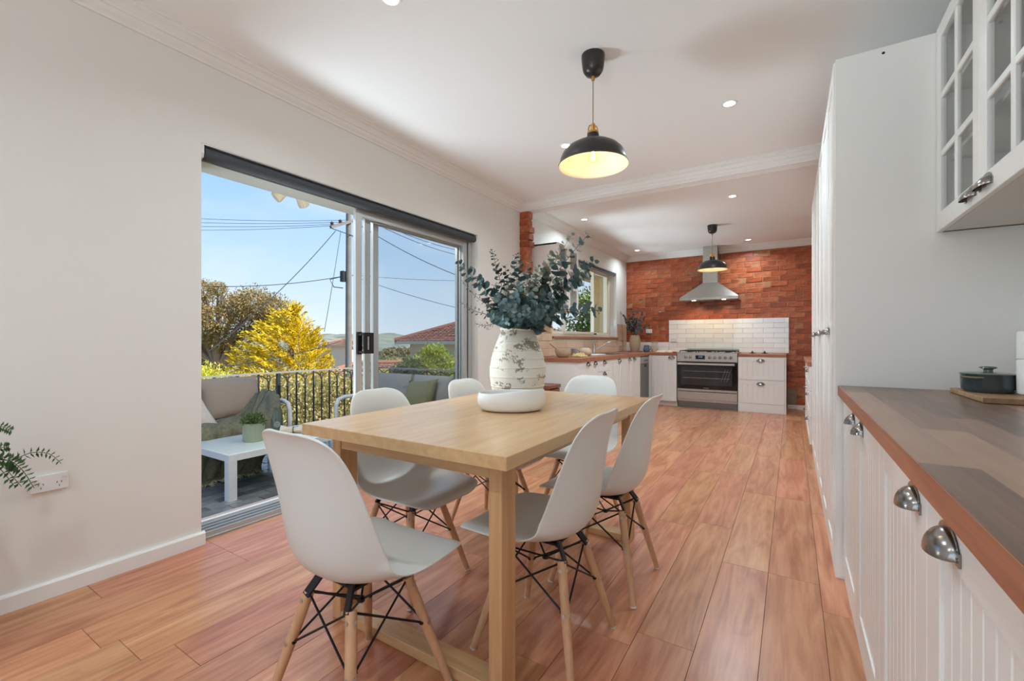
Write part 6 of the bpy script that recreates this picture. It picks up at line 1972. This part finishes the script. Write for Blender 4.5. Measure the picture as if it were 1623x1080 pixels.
# ------------------------------------------------------------------ power pole and overhead wires
M['pole'] = plain('pole_timber', rgb(120, 116, 112), 0.9, noise_amt=0.1, scale=3)
M['wire'] = plain('wire', rgb(48, 52, 60), 0.6)
M['insul'] = plain('insulator', rgb(80, 62, 52), 0.4)
TP = 24.0
pb = at(552.5, 540, TP)
pt = lambda x, y, t=TP: at(x, y, t)
pp = thing('power_pole', 'weathered timber power pole behind the glass door stile', 'power pole', (pb.x, pb.y, -6))
ztop = pt(552, 334).z + 6
MB().tube([(0, 0, -0.3), (0, 0, ztop - 0.25), (0, 0, ztop)], [0.20, 0.135, 0.10], 12).build('pole', 'pole', pp, 40)
a_, b_2 = pt(524, 360, TP - 1.6) - Vector((pb.x, pb.y, -6)), pt(586, 343, TP + 1.6) - Vector((pb.x, pb.y, -6))
MB().beam(a_, b_2, 0.12, 0.14).build('crossarm', 'pole', pp)
for t in (0.03, 0.22, 0.78, 0.97):
    q = a_.lerp(b_2, t)
    MB().lathe([(0, 0.05), (0.05, 0.06), (0.09, 0.10), (0.05, 0.14), (0.10, 0.18), (0.05, 0.24), (0, 0.28)], 10, q).build('insulator', 'insul', pp, 40)
m = MB()
m.lathe([(0, 0), (0.16, 0), (0.16, 0.55), (0, 0.6)], 10, (-0.2, -0.2, pt(555, 447).z + 6))
m.build('junction_box', 'iron', pp, 40)
m = MB()
m.tube([(-0.15, -0.1, pt(555, 437).z + 6), (-0.9, -0.5, pt(540, 440).z + 5.9), (-0.7, -0.4, pt(545, 455).z + 6), (-0.2, -0.2, pt(555, 457).z + 6)], 0.025, 5)
m.tube([a_ + Vector((0, 0, -0.05)), a_ * 0.4 + b_2 * 0.6 + Vector((0, 0, -0.9)), Vector((0, 0, ztop - 1.4))], 0.022, 5)
m.build('jumper_cable', 'wire', pp, 60)
def wire(label, P0, P1, sag, r=0.014):
    N = 14
    pts = [P0.lerp(P1, k / N) - Vector((0, 0, 4 * sag * (k / N) * (1 - k / N))) for k in range(N + 1)]
    o = MB().tube([q - P0 for q in pts], r, 5).build('overhead_wire', 'wire', None, 60, P0)
    tag(o, label, 'wire', 'overhead wires')
for k, (y0, y1) in enumerate(((349, 343), (352, 350), (355, 357), (357, 364))):
    wire(['topmost of the four thin wires running left from the power pole', 'second from the top of the four thin wires running left from the power pole', 'third from the top of the four thin wires running left from the power pole', 'lowest of the four thin wires running left from the power pole'][k], pt(548 - 3 * k, y0), pt(250, y1, TP - 1.0), 0.12, 0.011)
wire('thick wire slanting steeply down left from the crossarm across the gum tree', pt(532, 366, TP - 1), pt(330, 558, 17), 0.3, 0.018)
wire('wire dropping almost straight down from the crossarm to the golden conifer', pt(540, 368, TP - 0.5), pt(514, 526, 19), 0.1, 0.014)
wire('dark wire running left at mid height from the power pole', pt(555, 436), pt(300, 453, TP - 2), 0.25, 0.018)
wire('upper of the pair of wires falling right from the crossarm', pt(586, 346, TP + 1.6), pt(760, 402, 33), 0.35, 0.020)
wire('lower of the pair of wires falling right from the crossarm', pt(584, 349, TP + 1.6), pt(760, 411, 33), 0.35, 0.020)
wire('thick wire falling right from the pole to the top of the glass door jamb', pt(562, 352), pt(760, 449, 27), 0.30, 0.024)
wire('thin level wire running right from the power pole', pt(558, 436), pt(760, 445, 28), 0.10, 0.012)
wire('thin wire falling right toward the tiled house roof', pt(558, 437), pt(760, 496, 24), 0.15, 0.014)
wire('pale cable crossing low in front of the golden conifer', pt(540, 541, 12.3), pt(330, 584, 10.4), 0.10, 0.010)
